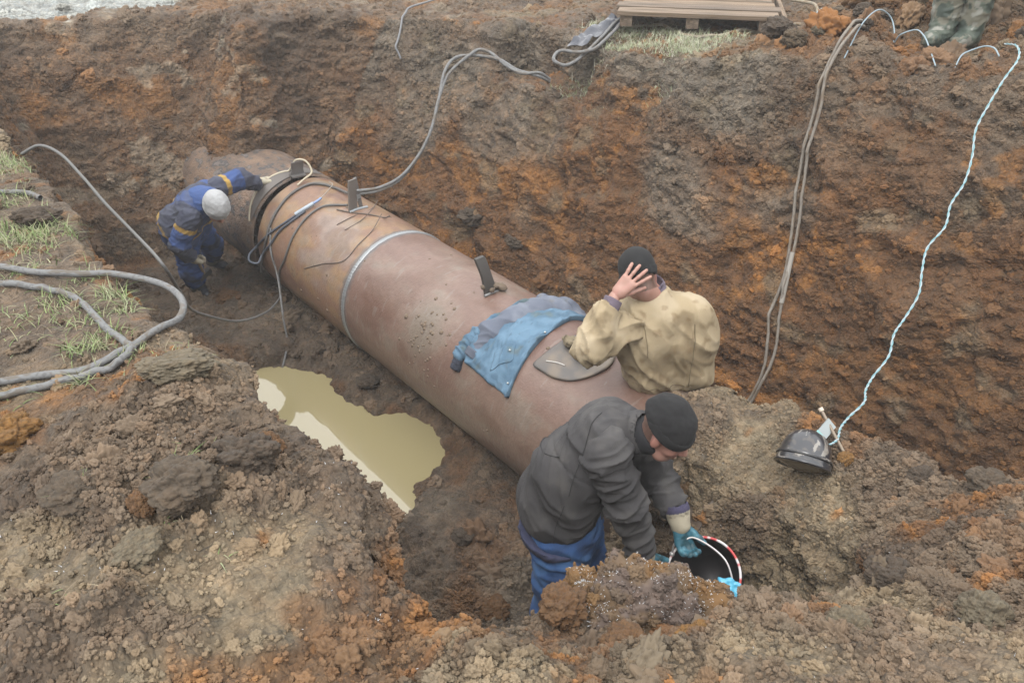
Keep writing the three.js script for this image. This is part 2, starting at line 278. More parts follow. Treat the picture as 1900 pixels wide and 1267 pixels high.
    idx.set([z[0], z[1], z[2], z[0], z[2], z[3]], w); w += 6;
  }
  const n = src.length, gp = new Float32Array(n * 3), gn = new Float32Array(n * 3), gc = new Float32Array(n * 3), uv = new Float32Array(n * 2);
  for (let v = 0; v < n; v++) { const a = src[v] * 3, A = ax[v]; for (let x = 0; x < 3; x++) { gp[v * 3 + x] = pos[a + x]; gn[v * 3 + x] = N[a + x]; gc[v * 3 + x] = col[a + x]; }
    uv[v * 2] = (A === 0 ? pos[a + 2] + .37 : pos[a]) / SOIL_TILE; uv[v * 2 + 1] = (A === 1 ? pos[a + 2] : pos[a + 1] + .21) / SOIL_TILE; }
  const g = new THREE.BufferGeometry(); g.setAttribute('position', new THREE.BufferAttribute(gp, 3)); g.setAttribute('normal', new THREE.BufferAttribute(gn, 3)); g.setAttribute('color', new THREE.BufferAttribute(gc, 3)); g.setAttribute('uv', new THREE.BufferAttribute(uv, 2)); g.setIndex(new THREE.BufferAttribute(idx, 1));
  const m = new THREE.Mesh(g, soilMat); m.name = name; inTrench(m); tag(m, null, null, null, 'structure');
  m.userData.label = name === 'excavation' ? 'brown clay walls, floor and banks of the dug pit' : 'crumbly brown bank of loose soil at the near end of the pit';
  return { pos, N, col, cell };
}
const LO = +(globalThis.TERRAIN_LO || 1);
const nearSoil = terrainMesh('near_bank', -1.4, 3.0, -4.5, 1.0, .011 * LO, true);
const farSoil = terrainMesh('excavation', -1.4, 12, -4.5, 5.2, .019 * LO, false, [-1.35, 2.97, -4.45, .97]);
{ // the field round the excavation, out to where the mist closes
  const R = 140, xs = [-R, -60, -30, -15, -6, -1.38, 0, 2, 4, 6, 8, 10, 11.98, 16, 25, 45, 80, R], zs = [-R, -60, -30, -15, -8, -4.48, -3, -1, 1, 3, 5.18, 9, 16, 30, 60, R], p = [], ix = [], c = [], uv = [];
  const hole = (x, z) => x >= -1.38 && x <= 11.98 && z >= -4.48 && z <= 5.18;
  xs.forEach((x) => zs.forEach((z) => { const edge = clamp(x, -1.38, 11.98), ez = clamp(z, -4.48, 5.18), d = Math.hypot(x - edge, z - ez); p.push(x, lerp(baseY(edge, ez), -.2 + .25 * noise(x * .05, 0, z * .05), sstep(0, 6, d)) - (d > 0 ? 0 : .0), z); c.push(.40, .42, .40); uv.push(x / SOIL_TILE, z / SOIL_TILE); }));  // even pale colour: frost, with the distant mist painted in
  for (let i = 0; i < xs.length - 1; i++) for (let j = 0; j < zs.length - 1; j++) { if (hole(xs[i], zs[j]) && hole(xs[i + 1], zs[j + 1])) continue; const a = i * zs.length + j; ix.push(a, a + 1, a + zs.length, a + 1, a + zs.length + 1, a + zs.length); }
  const g = new THREE.BufferGeometry(); g.setAttribute('position', new THREE.Float32BufferAttribute(p, 3)); g.setAttribute('color', new THREE.Float32BufferAttribute(c, 3)); g.setAttribute('uv', new THREE.Float32BufferAttribute(uv, 2)); g.setIndex(ix); g.computeVertexNormals();
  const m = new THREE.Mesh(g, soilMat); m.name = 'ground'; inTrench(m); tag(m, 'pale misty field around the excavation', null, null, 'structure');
}
{ // muddy water standing on the trench floor
  const sh = new THREE.Shape([[2.9, -2.25], [6, -2.25], [6, .4], [2.9, .4]].map(([a, b]) => new THREE.Vector2(a, -b)));
  const g = new THREE.ShapeGeometry(sh); g.rotateX(-Math.PI / 2);
  const m = new THREE.Mesh(g, new THREE.MeshPhysicalMaterial({ color: rgb(.255, .218, .118), roughness: .025, ior: 1.8, specularIntensity: 1 }));
  m.name = 'water'; inTrench(m); m.position.y = WATER_Y; tag(m, 'murky yellow water pooled on the trench floor', null, null, 'structure');
}

// ---------------------------------------------------------------- rounded bodies: distance fields joined smoothly and meshed on a grid
const cap = (a, b, ra, rb = ra, k = .03) => ({ t: 0, a, b, ra, rb, k });
const ell = (c, r, q, k = .02) => ({ t: 1, c, r, q: q ? q.clone().invert() : null, k });
const cut = (p) => ({ ...p, sub: true });                     // carve this shape away
const half = (c, n, k = .004) => ({ t: 2, c, n: n.clone().normalize(), k }); // keep only the side behind the plane
const _p = V(0, 0, 0), _q = V(0, 0, 0), _d = V(0, 0, 0);
function primDist(p, x, y, z) {
  if (p.t === 0) { const ax = x - p.a.x, ay = y - p.a.y, az = z - p.a.z, bx = p.b.x - p.a.x, by = p.b.y - p.a.y, bz = p.b.z - p.a.z, bb = bx * bx + by * by + bz * bz || 1e-9, h = clamp((ax * bx + ay * by + az * bz) / bb, 0, 1); return Math.hypot(ax - bx * h, ay - by * h, az - bz * h) - lerp(p.ra, p.rb, h); }
  if (p.t === 1) { _q.set(x - p.c.x, y - p.c.y, z - p.c.z); if (p.q) _q.applyQuaternion(p.q); const r = p.r, k0 = Math.hypot(_q.x / r[0], _q.y / r[1], _q.z / r[2]), k1 = Math.hypot(_q.x / r[0] ** 2, _q.y / r[1] ** 2, _q.z / r[2] ** 2) || 1e-9; return k0 < 1e-6 ? -Math.min(...r) : k0 * (k0 - 1) / k1; }
  return (x - p.c.x) * p.n.x + (y - p.c.y) * p.n.y + (z - p.c.z) * p.n.z;
}
function fieldOf(prims) { return (x, y, z) => { let f = 9; for (const p of prims) { const d = primDist(p, x, y, z); f = p.t === 2 ? -smin(-f, -d, p.k) : p.sub ? -smin(-f, d, p.k) : f > 8 ? d : smin(f, d, p.k); } return f; }; }
function sdfMesh(prims, cell, opt = {}) {
  const f = fieldOf(prims), lo = V(1e9, 1e9, 1e9), hi = V(-1e9, -1e9, -1e9);
  for (const p of prims) if (!p.sub && p.t !== 2) for (const [c, r] of p.t === 0 ? [[p.a, p.ra], [p.b, p.rb]] : [[p.c, Math.max(...p.r)]]) { lo.min(_p.copy(c).subScalar(r)); hi.max(_p.copy(c).addScalar(r)); }
  const pad = cell * 3 + (opt.pad || .02); lo.subScalar(pad); hi.addScalar(pad);
  const n = [0, 1, 2].map((i) => Math.ceil((hi.getComponent(i) - lo.getComponent(i)) / cell) + 1), [nx, ny, nz] = n, F = new Float32Array(nx * ny * nz), B = 5;
  for (let i = 0; i < nx; i += B) for (let j = 0; j < ny; j += B) for (let k = 0; k < nz; k += B) {
    const c = f(lo.x + (i + B / 2) * cell, lo.y + (j + B / 2) * cell, lo.z + (k + B / 2) * cell), skip = Math.abs(c) > B * cell * 1.25 + .03;
    for (let a = i; a < Math.min(nx, i + B); a++) for (let b = j; b < Math.min(ny, j + B); b++) for (let d = k; d < Math.min(nz, k + B); d++) F[(a * ny + b) * nz + d] = skip ? c : f(lo.x + a * cell, lo.y + b * cell, lo.z + d * cell);
  }
  const id = new Int32Array(nx * ny * nz).fill(-1), P = [], I = [], E = [[0, 1], [0, 2], [0, 4], [1, 3], [1, 5], [2, 3], [2, 6], [3, 7], [4, 5], [4, 6], [5, 7], [6, 7]], off = [...Array(8).keys()].map((c) => ((c & 1) * ny + ((c >> 1) & 1)) * nz + (c >> 2));
  for (let i = 0; i < nx - 1; i++) for (let j = 0; j < ny - 1; j++) for (let k = 0; k < nz - 1; k++) {
    const o = (i * ny + j) * nz + k; let m = 0; for (let c = 0; c < 8; c++) if (F[o + off[c]] < 0) m |= 1 << c; if (m === 0 || m === 255) continue;
    let x = 0, y = 0, z = 0, w = 0;
    for (const [a, b] of E) { const fa = F[o + off[a]], fb = F[o + off[b]]; if ((fa < 0) === (fb < 0)) continue; const t = fa / (fa - fb); x += lerp(a & 1, b & 1, t); y += lerp((a >> 1) & 1, (b >> 1) & 1, t); z += lerp(a >> 2, b >> 2, t); w++; }
    id[o] = P.length / 3; P.push(lo.x + (i + x / w) * cell, lo.y + (j + y / w) * cell, lo.z + (k + z / w) * cell);
  }
  const sx = ny * nz, sy = nz;
  for (let i = 1; i < nx - 1; i++) for (let j = 1; j < ny - 1; j++) for (let k = 1; k < nz - 1; k++) {
    const o = (i * ny + j) * nz + k, s = F[o] < 0;
    const q = (a, b, c, d, flip) => { a = id[a]; b = id[b]; c = id[c]; d = id[d]; if (a < 0 || b < 0 || c < 0 || d < 0) return; flip ? I.push(a, c, b, a, d, c) : I.push(a, b, c, a, c, d); };
    if (s !== F[o + sx] < 0) q(o - sy - 1, o - 1, o, o - sy, !s);
    if (s !== F[o + sy] < 0) q(o - sx - 1, o - sx, o, o - 1, !s);
    if (s !== F[o + 1] < 0) q(o - sx - sy, o - sy, o, o - sx, !s);
  }
  const g = new THREE.BufferGeometry(); g.setAttribute('position', new THREE.Float32BufferAttribute(P, 3)); g.setIndex(I); g.computeVertexNormals();
  if (opt.disp) { const N = g.attributes.normal.array, A = g.attributes.position.array; for (let v = 0; v < A.length; v += 3) { const d = opt.disp(A[v], A[v + 1], A[v + 2], N[v], N[v + 1], N[v + 2]); A[v] += N[v] * d; A[v + 1] += N[v + 1] * d; A[v + 2] += N[v + 2] * d; } g.computeVertexNormals(); }
  const A = g.attributes.position.array;
  if (opt.color) { const C = new Float32Array(A.length), N = g.attributes.normal.array; for (let v = 0; v < A.length; v += 3) { const c = opt.color(A[v], A[v + 1], A[v + 2], N[v], N[v + 1], N[v + 2]); C[v] = c[0]; C[v + 1] = c[1]; C[v + 2] = c[2]; } g.setAttribute('color', new THREE.BufferAttribute(C, 3)); }
  const U = new Float32Array(A.length / 3 * 2); for (let v = 0; v < A.length / 3; v++) { U[v * 2] = (A[v * 3] + A[v * 3 + 2] * .7) * 4; U[v * 2 + 1] = (A[v * 3 + 1] + A[v * 3 + 2] * .3) * 4; } g.setAttribute('uv', new THREE.BufferAttribute(U, 2));
  return g;
}
const shift = (g, x, y, z) => { g.translate(x, y, z); return g; };
// a round cable through points
function cableGeo(pts, r, seg = pts.length * 10, sides = 8) { return new THREE.TubeGeometry(new THREE.CatmullRomCurve3(pts, false, 'centripetal'), seg, r, sides, false); }
function boxGeo(w, h, d, x = 0, y = 0, z = 0) { const g = new THREE.BoxGeometry(w, h, d); g.translate(x, y, z); return g; }

// ---------------------------------------------------------------- the pipeline
const onPipe = (s, deg, h = 0) => { const a = deg * Math.PI / 180; return V(s, PIPE_Y + (PIPE_R + h) * Math.cos(a), (PIPE_R + h) * Math.sin(a)); };   // in the trench frame
const onPipeW = (s, deg, h = 0) => { const p = onPipe(s, deg, h); return toW(p.x, p.y, p.z); };
function shellGeo(s0, s1, R, th, endJag, nl = 40, na = 128) { // a thick-walled tube; endJag(a) moves the far cut edge
  const p = [], uv = [], ix = [], rows = [];
  const row = (f, r) => { rows.push(p.length / 3); for (let i = 0; i <= na; i++) { const a = -Math.PI + i / na * Math.PI * 2, s = f(a); p.push(s, PIPE_Y + r * Math.cos(a), r * Math.sin(a)); uv.push(i / na, (s - s0) / (s1 - s0)); } };
  const far = (a) => s1 + (endJag ? endJag(a) : 0);
  row(() => s0, R - th); for (let k = 0; k <= nl; k++) row((a) => lerp(s0, far(a), k / nl), R - (k === 0 || k === nl ? .0015 : 0)); row(far, R - th); row((a) => lerp(s0, far(a), .5), R - th); row(() => s0, R - th);
  for (let k = 0; k < rows.length - 1; k++) for (let i = 0; i < na; i++) { const a = rows[k] + i, b = rows[k + 1] + i; ix.push(a, a + 1, b, a + 1, b + 1, b); }
  const g = new THREE.BufferGeometry(); g.setAttribute('position', new THREE.Float32BufferAttribute(p, 3)); g.setAttribute('uv', new THREE.Float32BufferAttribute(uv, 2)); g.setIndex(ix); g.computeVertexNormals(); return g;
}
const srgbOf = (x) => x <= .0031308 ? x * 12.92 : 1.055 * Math.pow(x, 1 / 2.4) - .055;
function pipeTex(s0, s1, kind) { // rust bloom, mill scale, dried splashes of mud and runs
  return dataTex(1024, (u, v, c) => {
    const a = (u - .5) * Math.PI * 2, s = lerp(s0, s1, v), X = Math.cos(a) * .6, Z = Math.sin(a) * .6;
    const n1 = fbm(X * 2 + 40, s * .9, Z * 2, 3), n2 = fbm(X * 5 + 10, s * 4, Z * 5, 3), n3 = fbm(X * 22, s * 22, Z * 22, 2), run = fbm(a * 14, s * 30, 3, 2) * sstep(.5, 1.6, Math.abs(a)), n4 = noise(X * 70, s * 70, Z * 70);
    const o = kind ? [.28, .165, .11] : [.212, .130, .102];
    mixc(o, [.28, .2, .155], sstep(-.1, .5, n1 + .3 * n2) * .55); mixc(o, [.17, .095, .075], sstep(0, .5, -n1 + .4 * n2) * .6);
    if (kind) { mixc(o, [.38, .24, .11], sstep(-.05, .4, n2 + .3 * n1 + .12) * .5); mixc(o, [.33, .27, .235], sstep(.1, .5, n1 - n2 * .3) * .6); }
    mixc(o, [.25, .215, .175], sstep(.1, .5, n2 * .6 + run * .3 + n1 * .3) * .5);
    // mud splashes and dark rust spots low on the side
    const d = Math.hypot((a + .95) * .5, s - 3.9); mixc(o, [.24, .21, .165], sstep(.28, .05, d + n2 * .12) * .65); if (n3 + n4 * .5 > .95 - sstep(.22, .0, d) * .75) mixc(o, [.1, .07, .055], .55);
    if (n3 + .5 * n2 > lerp(1.2, .5, sstep(-1.2, -1.75, a + .2 * n1))) mixc(o, [.11, .055, .042], .55);
    if (kind === 0) mixc(o, [.2, .155, .115], sstep(2.35, 1.7, s + n2 * .5) * .85); mixc(o, [.145, .075, .05], sstep(.15, .45, fbm(X * 3 + 70, s * 2.2, Z * 3, 3)) * .45); { const sc = fbm(a * 3 + 9, s * 26, 5, 2); if (sc > .5) mixc(o, [.3, .27, .24], .3); }
    mixc(o, [.13, .125, .13], sstep(.06, .025, Math.abs(s - 4.85) + .012 * n3) * .75); const k = .8 * (1 + .12 * n3 + .04 * n4); c[0] = srgbOf(o[0] * k); c[1] = srgbOf(o[1] * k); c[2] = srgbOf(o[2] * k);
  }, true, 1024);
}
const steelBump = dataTex(512, (u, v, c) => { c[0] = c[1] = c[2] = .5 + .25 * tileNoise(u * 40, v * 40, 40, 3) + .25 * tileNoise(u * 100, v * 100, 100, 30); }, false);
const WELD = 4.85, CUT = 6.33;
const pipe = inTrench(thing('steel_pipe', 'long rust brown steel pipe with a bright weld ring, lying in the trench', 'pipe')); pipe.position.y = 0;
const pipeMat = (k, a, b) => { const bump = steelBump.clone(); bump.repeat.set(5, 6); bump.needsUpdate = true; return new THREE.MeshStandardMaterial({ map: pipeTex(a, b, k), roughness: .46, bumpMap: bump, bumpScale: .0018 }); };
part(pipe, 'pipe_section', shellGeo(1.6, WELD - .004, PIPE_R, .014), pipeMat(0, 1.6, WELD), 'long mauve brown pipe section');
part(pipe, 'pipe_section', shellGeo(WELD + .004, CUT, PIPE_R, .014, (a) => .02 * noise(a * 2, 1, 1) + .03 * Math.sin(a)), pipeMat(1, WELD, CUT), 'short orange stained pipe section');
{ // weld bead: overlapping ripples of bright metal
  const n = 420, m = 8, p = [], ix = [];
  for (let i = 0; i <= n; i++) { const a = i / n * Math.PI * 2, w = .02 + .004 * noise(a * 12, 2, 0), hgt = .007 + .003 * Math.abs(Math.sin(i * 1.05)) + .002 * noise(a * 30, 0, 3), off = .003 * noise(a * 6, 7, 7); for (let j = 0; j <= m; j++) { const t = j / m * Math.PI, r = PIPE_R - .002 + hgt * Math.sin(t); p.push(WELD + off - w * Math.cos(t), PIPE_Y + r * Math.cos(a), r * Math.sin(a)); } }
  for (let i = 0; i < n; i++) for (let j = 0; j < m; j++) { const a = i * (m + 1) + j, b = a + m + 1; ix.push(a, b, a + 1, a + 1, b, b + 1); }
  const g = new THREE.BufferGeometry(); g.setAttribute('position', new THREE.Float32BufferAttribute(p, 3)); g.setIndex(ix); g.computeVertexNormals();
  part(pipe, 'weld_seam', g, std(.3, .315, .325, .42, { metalness: .5 }), 'bright silvery weld ring');
  // scorched, ground-clean band on both sides of the bead
}
{ // dried spatter of mud thrown on the pipe
  const g0 = new THREE.IcosahedronGeometry(1, 2), L = []; for (let i = 0; i < 90; i++) { const near = i % 3, s = near ? 3.85 + rr(-.3, .3) * rr(.3, 1) : rr(2.3, 6.2), d = near ? -62 + rr(-34, 34) * rr(.3, 1) : rr(-100, 20), r = rr(.004, .013) * (rnd() < .1 ? 1.6 : 1), g = g0.clone(), P = g.attributes.position; for (let v = 0; v < P.count; v++) { const k = 1 + .4 * noise(P.getX(v) * 2 + i, P.getY(v) * 2, P.getZ(v) * 2); P.setXYZ(v, P.getX(v) * k * r, P.getY(v) * k * r * .4, P.getZ(v) * k * r); } g.rotateX(d * Math.PI / 180); const q = onPipe(s, d, 0); g.translate(q.x, q.y, q.z); L.push(g); }
  const m = part(pipe, 'mud_spatter', mergeGeometries(L), std(.17, .125, .088, .95)); m.userData.kind = 'stuff';
}
const old = inTrench(thing('old_pipe', 'old pipe end with dark peeling coating, running into the far bank', 'pipe'));
part(old, 'pipe_shell', shellGeo(6.41, 9.2, PIPE_R + .006, .02, null, 60), (() => { const t = dataTex(512, (u, v, c) => { const a = (u - .5) * 6.283, s = lerp(6.43, 9.2, v), n = fbm(Math.cos(a) * 3, s * 3, Math.sin(a) * 3, 4), m = fbm(Math.cos(a) * 9, s * 9, Math.sin(a) * 9 + 4, 3), o = [.125, .088, .066]; mixc(o, [.19, .125, .085], sstep(-.1, .4, n)); mixc(o, [.06, .055, .055], sstep(.1, .4, m - n * .4)); mixc(o, [.2, .17, .15], sstep(.42, .6, m + .3 * n) * .6); c[0] = srgbOf(o[0]); c[1] = srgbOf(o[1]); c[2] = srgbOf(o[2]); }, true); const b = soilBump.clone(); b.repeat.set(3, 2); b.needsUpdate = true; return new THREE.MeshStandardMaterial({ map: t, roughness: .75, bumpMap: b, bumpScale: .008 }); })());
const darkSteel = std(.085, .08, .08, .5, { metalness: .4 }), greySteel = std(.2, .19, .185, .45, { metalness: .5 }), rustSteel = std(.19, .13, .1, .65);
{ // steel strip bent over the cut, and the pale cord along its edge
  const p = [], ix = [], n = 40; for (let i = 0; i <= n; i++) { const d = lerp(-64, 26, i / n), w = .055 * Math.sin(Math.PI * clamp(i / n * 1.02, 0, 1)) + .008; for (const [e, h] of [[6.425, .016], [6.425 + w, .05 * Math.sin(Math.PI * i / n) + .02]]) { const q = onPipe(e, d, h); p.push(q.x, q.y, q.z); } if (i) { const b = i * 2; ix.push(b - 2, b - 1, b, b - 1, b + 1, b); } }
  const g = new THREE.BufferGeometry(); g.setAttribute('position', new THREE.Float32BufferAttribute(p, 3)); g.setIndex(ix); g.computeVertexNormals();
  const g2 = g.clone(); g2.translate(.003, -.004, .001); const m = mergeGeometries([g, g2]);
  part(old, 'backing_strip', m, std(.13, .115, .105, .6, { metalness: .2 }));
  const cord = []; for (let i = 0; i <= 16; i++) { const d = lerp(-66, -6, i / 16); cord.push(onPipe(6.44 + .055 * Math.sin(Math.PI * i / 19), d, .028 + .04 * Math.sin(Math.PI * i / 20))); }
  const cg = thing('sealing_cord', 'pale cream cord looped along the pipe cut and over its lug', 'cord'); inTrench(cg);
  cord.push(onPipe(6.38, -1, .16), onPipe(6.33, 4, .15), onPipe(6.27, 6, .07), onPipe(6.24, -4, .03), onPipe(6.22, -12, .014));
  part(cg, 'cord_strand', cableGeo(cord, .0085, 120), std(.45, .4, .3, .85));
}
function lugGeo(w, h, th, lean, curve, hole) { // an upright plate with its foot at the origin, bent as it rises
  const n = 10, p = [], ix = []; const ring = [[-1, -1], [1, -1], [1, 1], [-1, 1]];
  for (let i = 0; i <= n; i++) { const t = i / n, off = lean * t * h + curve * t * t * h, ww = w * (1 - .15 * t + .04 * Math.sin(t * 9)); for (const [a, b] of ring) p.push(a * ww / 2 + off * .25, h * t, off + b * th / 2); }
  for (let i = 0; i < n; i++) for (let k = 0; k < 4; k++) { const a = i * 4 + k, b = i * 4 + (k + 1) % 4; ix.push(a, a + 4, b, b, a + 4, b + 4); }
  ix.push(0, 1, 2, 0, 2, 3, n * 4, n * 4 + 2, n * 4 + 1, n * 4, n * 4 + 3, n * 4 + 2);
  const g = new THREE.BufferGeometry(); g.setAttribute('position', new THREE.Float32BufferAttribute(p, 3)); g.setIndex(ix); const f = g.toNonIndexed(); f.computeVertexNormals(); return f;
}
function lug(label, s, deg, w, h, th, lean, curve, yaw, mat) { const o = thing('lifting_lug', label, 'lug', 'steel lugs welded upright on the pipe'); const q = onPipeW(s, deg, -.004); o.position.copy(q); o.rotation.y = yaw; part(o, 'plate', lugGeo(w, h, th, lean, curve), mat); return o; }
{
  const a = lug('curved muddy steel lug standing on the bare pipe near the blue jacket', 3.69, -3, .085, .235, .024, -.12, -.22, .75, std(.05, .044, .04, .6));
  part(a, 'bright_patch', shift(new THREE.CylinderGeometry(.014, .014, .004, 16).rotateX(Math.PI / 2).scale(.8, 1.6, 1), -.014, .165, -.03), std(.62, .62, .6, .4)).rotation.x = -.2;
  part(a, 'weld_bead', cableGeo([V(-.06, .008, .012), V(0, .01, .016), V(.06, .004, .014)], .009, 20), std(.3, .3, .3, .5, { metalness: .4 }));
  const mud = []; for (let i = 0; i < 9; i++) mud.push(ell(V(rr(-.07, .09), rr(.0, .06), rr(-.03, .04)), [rr(.012, .028), rr(.01, .022), rr(.012, .028)])); part(a, 'mud', sdfMesh(mud, .006, { disp: (x, y, z) => .006 * noise(x * 90, y * 90, z * 90) }), std(.14, .105, .075, .95));
  const b = lug('forked steel lug on the pipe holding the welding cable end', 5.45, -2, .085, .26, .014, .05, .02, .9, std(.17, .15, .135, .6));
  part(b, 'fork_arm', shift(lugGeo(.032, .25, .012, -.12, .0), .075, .0, .01), greySteel); part(b, 'brace', shift(new THREE.BoxGeometry(.1, .05, .012), .04, .09, .0), std(.4, .43, .45, .35, { metalness: .5 }));
  part(b, 'weld_bead', cableGeo([V(-.05, .005, .014), V(.02, .008, .016), V(.13, -.004, .02)], .012, 20), std(.33, .36, .38, .4, { metalness: .4 }));
  const c = lug('grey steel lug at the pipe cut under the cream cord', 6.4, -2, .12, .15, .014, .1, .1, .6, greySteel);
  part(c, 'foot', shift(new THREE.BoxGeometry(.12, .012, .09), 0, .03, .02), greySteel);
}
// ---------------------------------------------------------------- things lying on the pipe
function patchGeo(poly, off, rings = 14, sub = 8, under = .003, centre) { // a sheet that follows the pipe: outline in (s, degrees), off(s, deg, t) its height; t runs 0 at the middle to 1 at the edge
  const B = []; const n = poly.length; const curve = new THREE.CatmullRomCurve3(poly.map(([s, d]) => V(s, d / 57.3 * PIPE_R, 0)), true, 'centripetal', .5); for (let i = 0; i < n * sub; i++) B.push(curve.getPoint(i / (n * sub)));
  const c = centre ? V(centre[0], centre[1] / 57.3 * PIPE_R, 0) : B.reduce((a, b) => a.add(b), V(0, 0, 0)).divideScalar(B.length);
  const p = [], ix = [], N = B.length;
  const put = (s, arc, h) => { const q = onPipe(s, arc / PIPE_R * 57.3, h); p.push(q.x, q.y, q.z); };
  for (const side of [0, 1]) for (let k = 0; k <= rings; k++) for (let i = 0; i < N; i++) { const t = k / rings, s = lerp(c.x, B[i].x, t), a = lerp(c.y, B[i].y, t); put(s, a, side ? under : Math.max(under + .002, off(s, a / PIPE_R * 57.3, t))); }
  const M = (rings + 1) * N; for (let k = 0; k < rings; k++) for (let i = 0; i < N; i++) { const a = k * N + i, b = k * N + (i + 1) % N, d = a + N, e = b + N; ix.push(a, d, b, b, d, e); ix.push(M + a, M + b, M + d, M + b, M + e, M + d); }
  for (let i = 0; i < N; i++) { const a = rings * N + i, b = rings * N + (i + 1) % N; ix.push(a, M + a, b, b, M + a, M + b); }
  const g = new THREE.BufferGeometry(); g.setAttribute('position', new THREE.Float32BufferAttribute(p, 3)); const uv = []; for (let i = 0; i < p.length; i += 3) uv.push(p[i] * 4, (p[i + 1] + p[i + 2]) * 4); g.setAttribute('uv', new THREE.Float32BufferAttribute(uv, 2)); g.setIndex(ix); g.computeVertexNormals(); return g;
}
function tint(g, fn) { const A = g.attributes.position.array, C = new Float32Array(A.length); for (let v = 0; v < A.length; v += 3) { const c = fn(A[v], A[v + 1], A[v + 2]); C[v] = c[0]; C[v + 1] = c[1]; C[v + 2] = c[2]; } g.setAttribute('color', new THREE.BufferAttribute(C, 3)); return g; }
const flatc = (c) => () => c;
const paintMat = (rough, extra = {}) => new THREE.MeshStandardMaterial({ vertexColors: true, roughness: rough, ...extra });
{
  const plate = inTrench(thing('steel_plate', 'curved offcut of steel plate lying on the pipe under a pair of gloves', 'plate'));
  const poly = [[2.96, -33.3], [2.955, -24.5], [2.95, -12.8], [2.945, -.6], [2.91, 12], [2.8, 16.3], [2.66, 8], [2.585, -5.2], [2.59, -14.3], [2.63, -23.5], [2.69, -29.5], [2.79, -33.5], [2.88, -34]];
  const g = patchGeo(poly, (s, d, t) => .019 + (t > .97 ? -.003 : 0) + .002 * noise(s * 9, d * .2, 1), 16, 8, .004);
  part(plate, 'plate_sheet', tint(g, (x, y, z) => { const n = fbm(x * 7, y * 7, z * 7, 3), m = fbm(x * 25, y * 25, z * 25, 2), o = [.135, .118, .105]; mixc(o, [.19, .155, .12], sstep(-.2, .5, n)); mixc(o, [.1, .095, .093], sstep(0, .5, -n + .3 * m) * .7); return o; }), paintMat(.5, { metalness: .25 }));
  part(plate, 'chalk_mark', cableGeo([onPipe(2.9, -27, .021), onPipe(2.83, -24, .021), onPipe(2.78, -23, .021)], .004, 20, 6), std(.5, .48, .45, .9), 'pale scratched line');
  // gloves
  const gl = (label, s, d, seedN, size) => { const q = onPipeW(s, d, .019), o = thing('work_glove', label, 'glove', null, q.toArray()), pr = []; for (let i = 0; i < 5; i++) pr.push(cap(V(rr(-.02, .02), .02, rr(-.03, .03)), V(rr(-.05, .05), rr(.02, .05), rr(-.05, .05)), .019, .015, .018)); pr.push(ell(V(0, .022, 0), [.045 * size, .024, .04 * size], null, .02)); part(o, 'glove_body', sdfMesh(pr, .005, { disp: (x, y, z) => .007 * noise(x * 45 + seedN, y * 45, z * 45) + .003 * noise(x * 120, y * 120, z * 120), color: (x, y, z) => { const n = fbm(x * 25 + seedN, y * 25, z * 25, 2), c = [.19, .155, .1]; mixc(c, [.09, .07, .045], sstep(0, .4, n)); return c; } }), paintMat(.95)); return o; };
  gl('crumpled muddy work glove on the steel plate, the one nearer the jacket', 2.87, -8, 3, 1); gl('crumpled muddy work glove on the steel plate beside the tan elbow', 2.74, -12, 8, .95);
}
let weave;
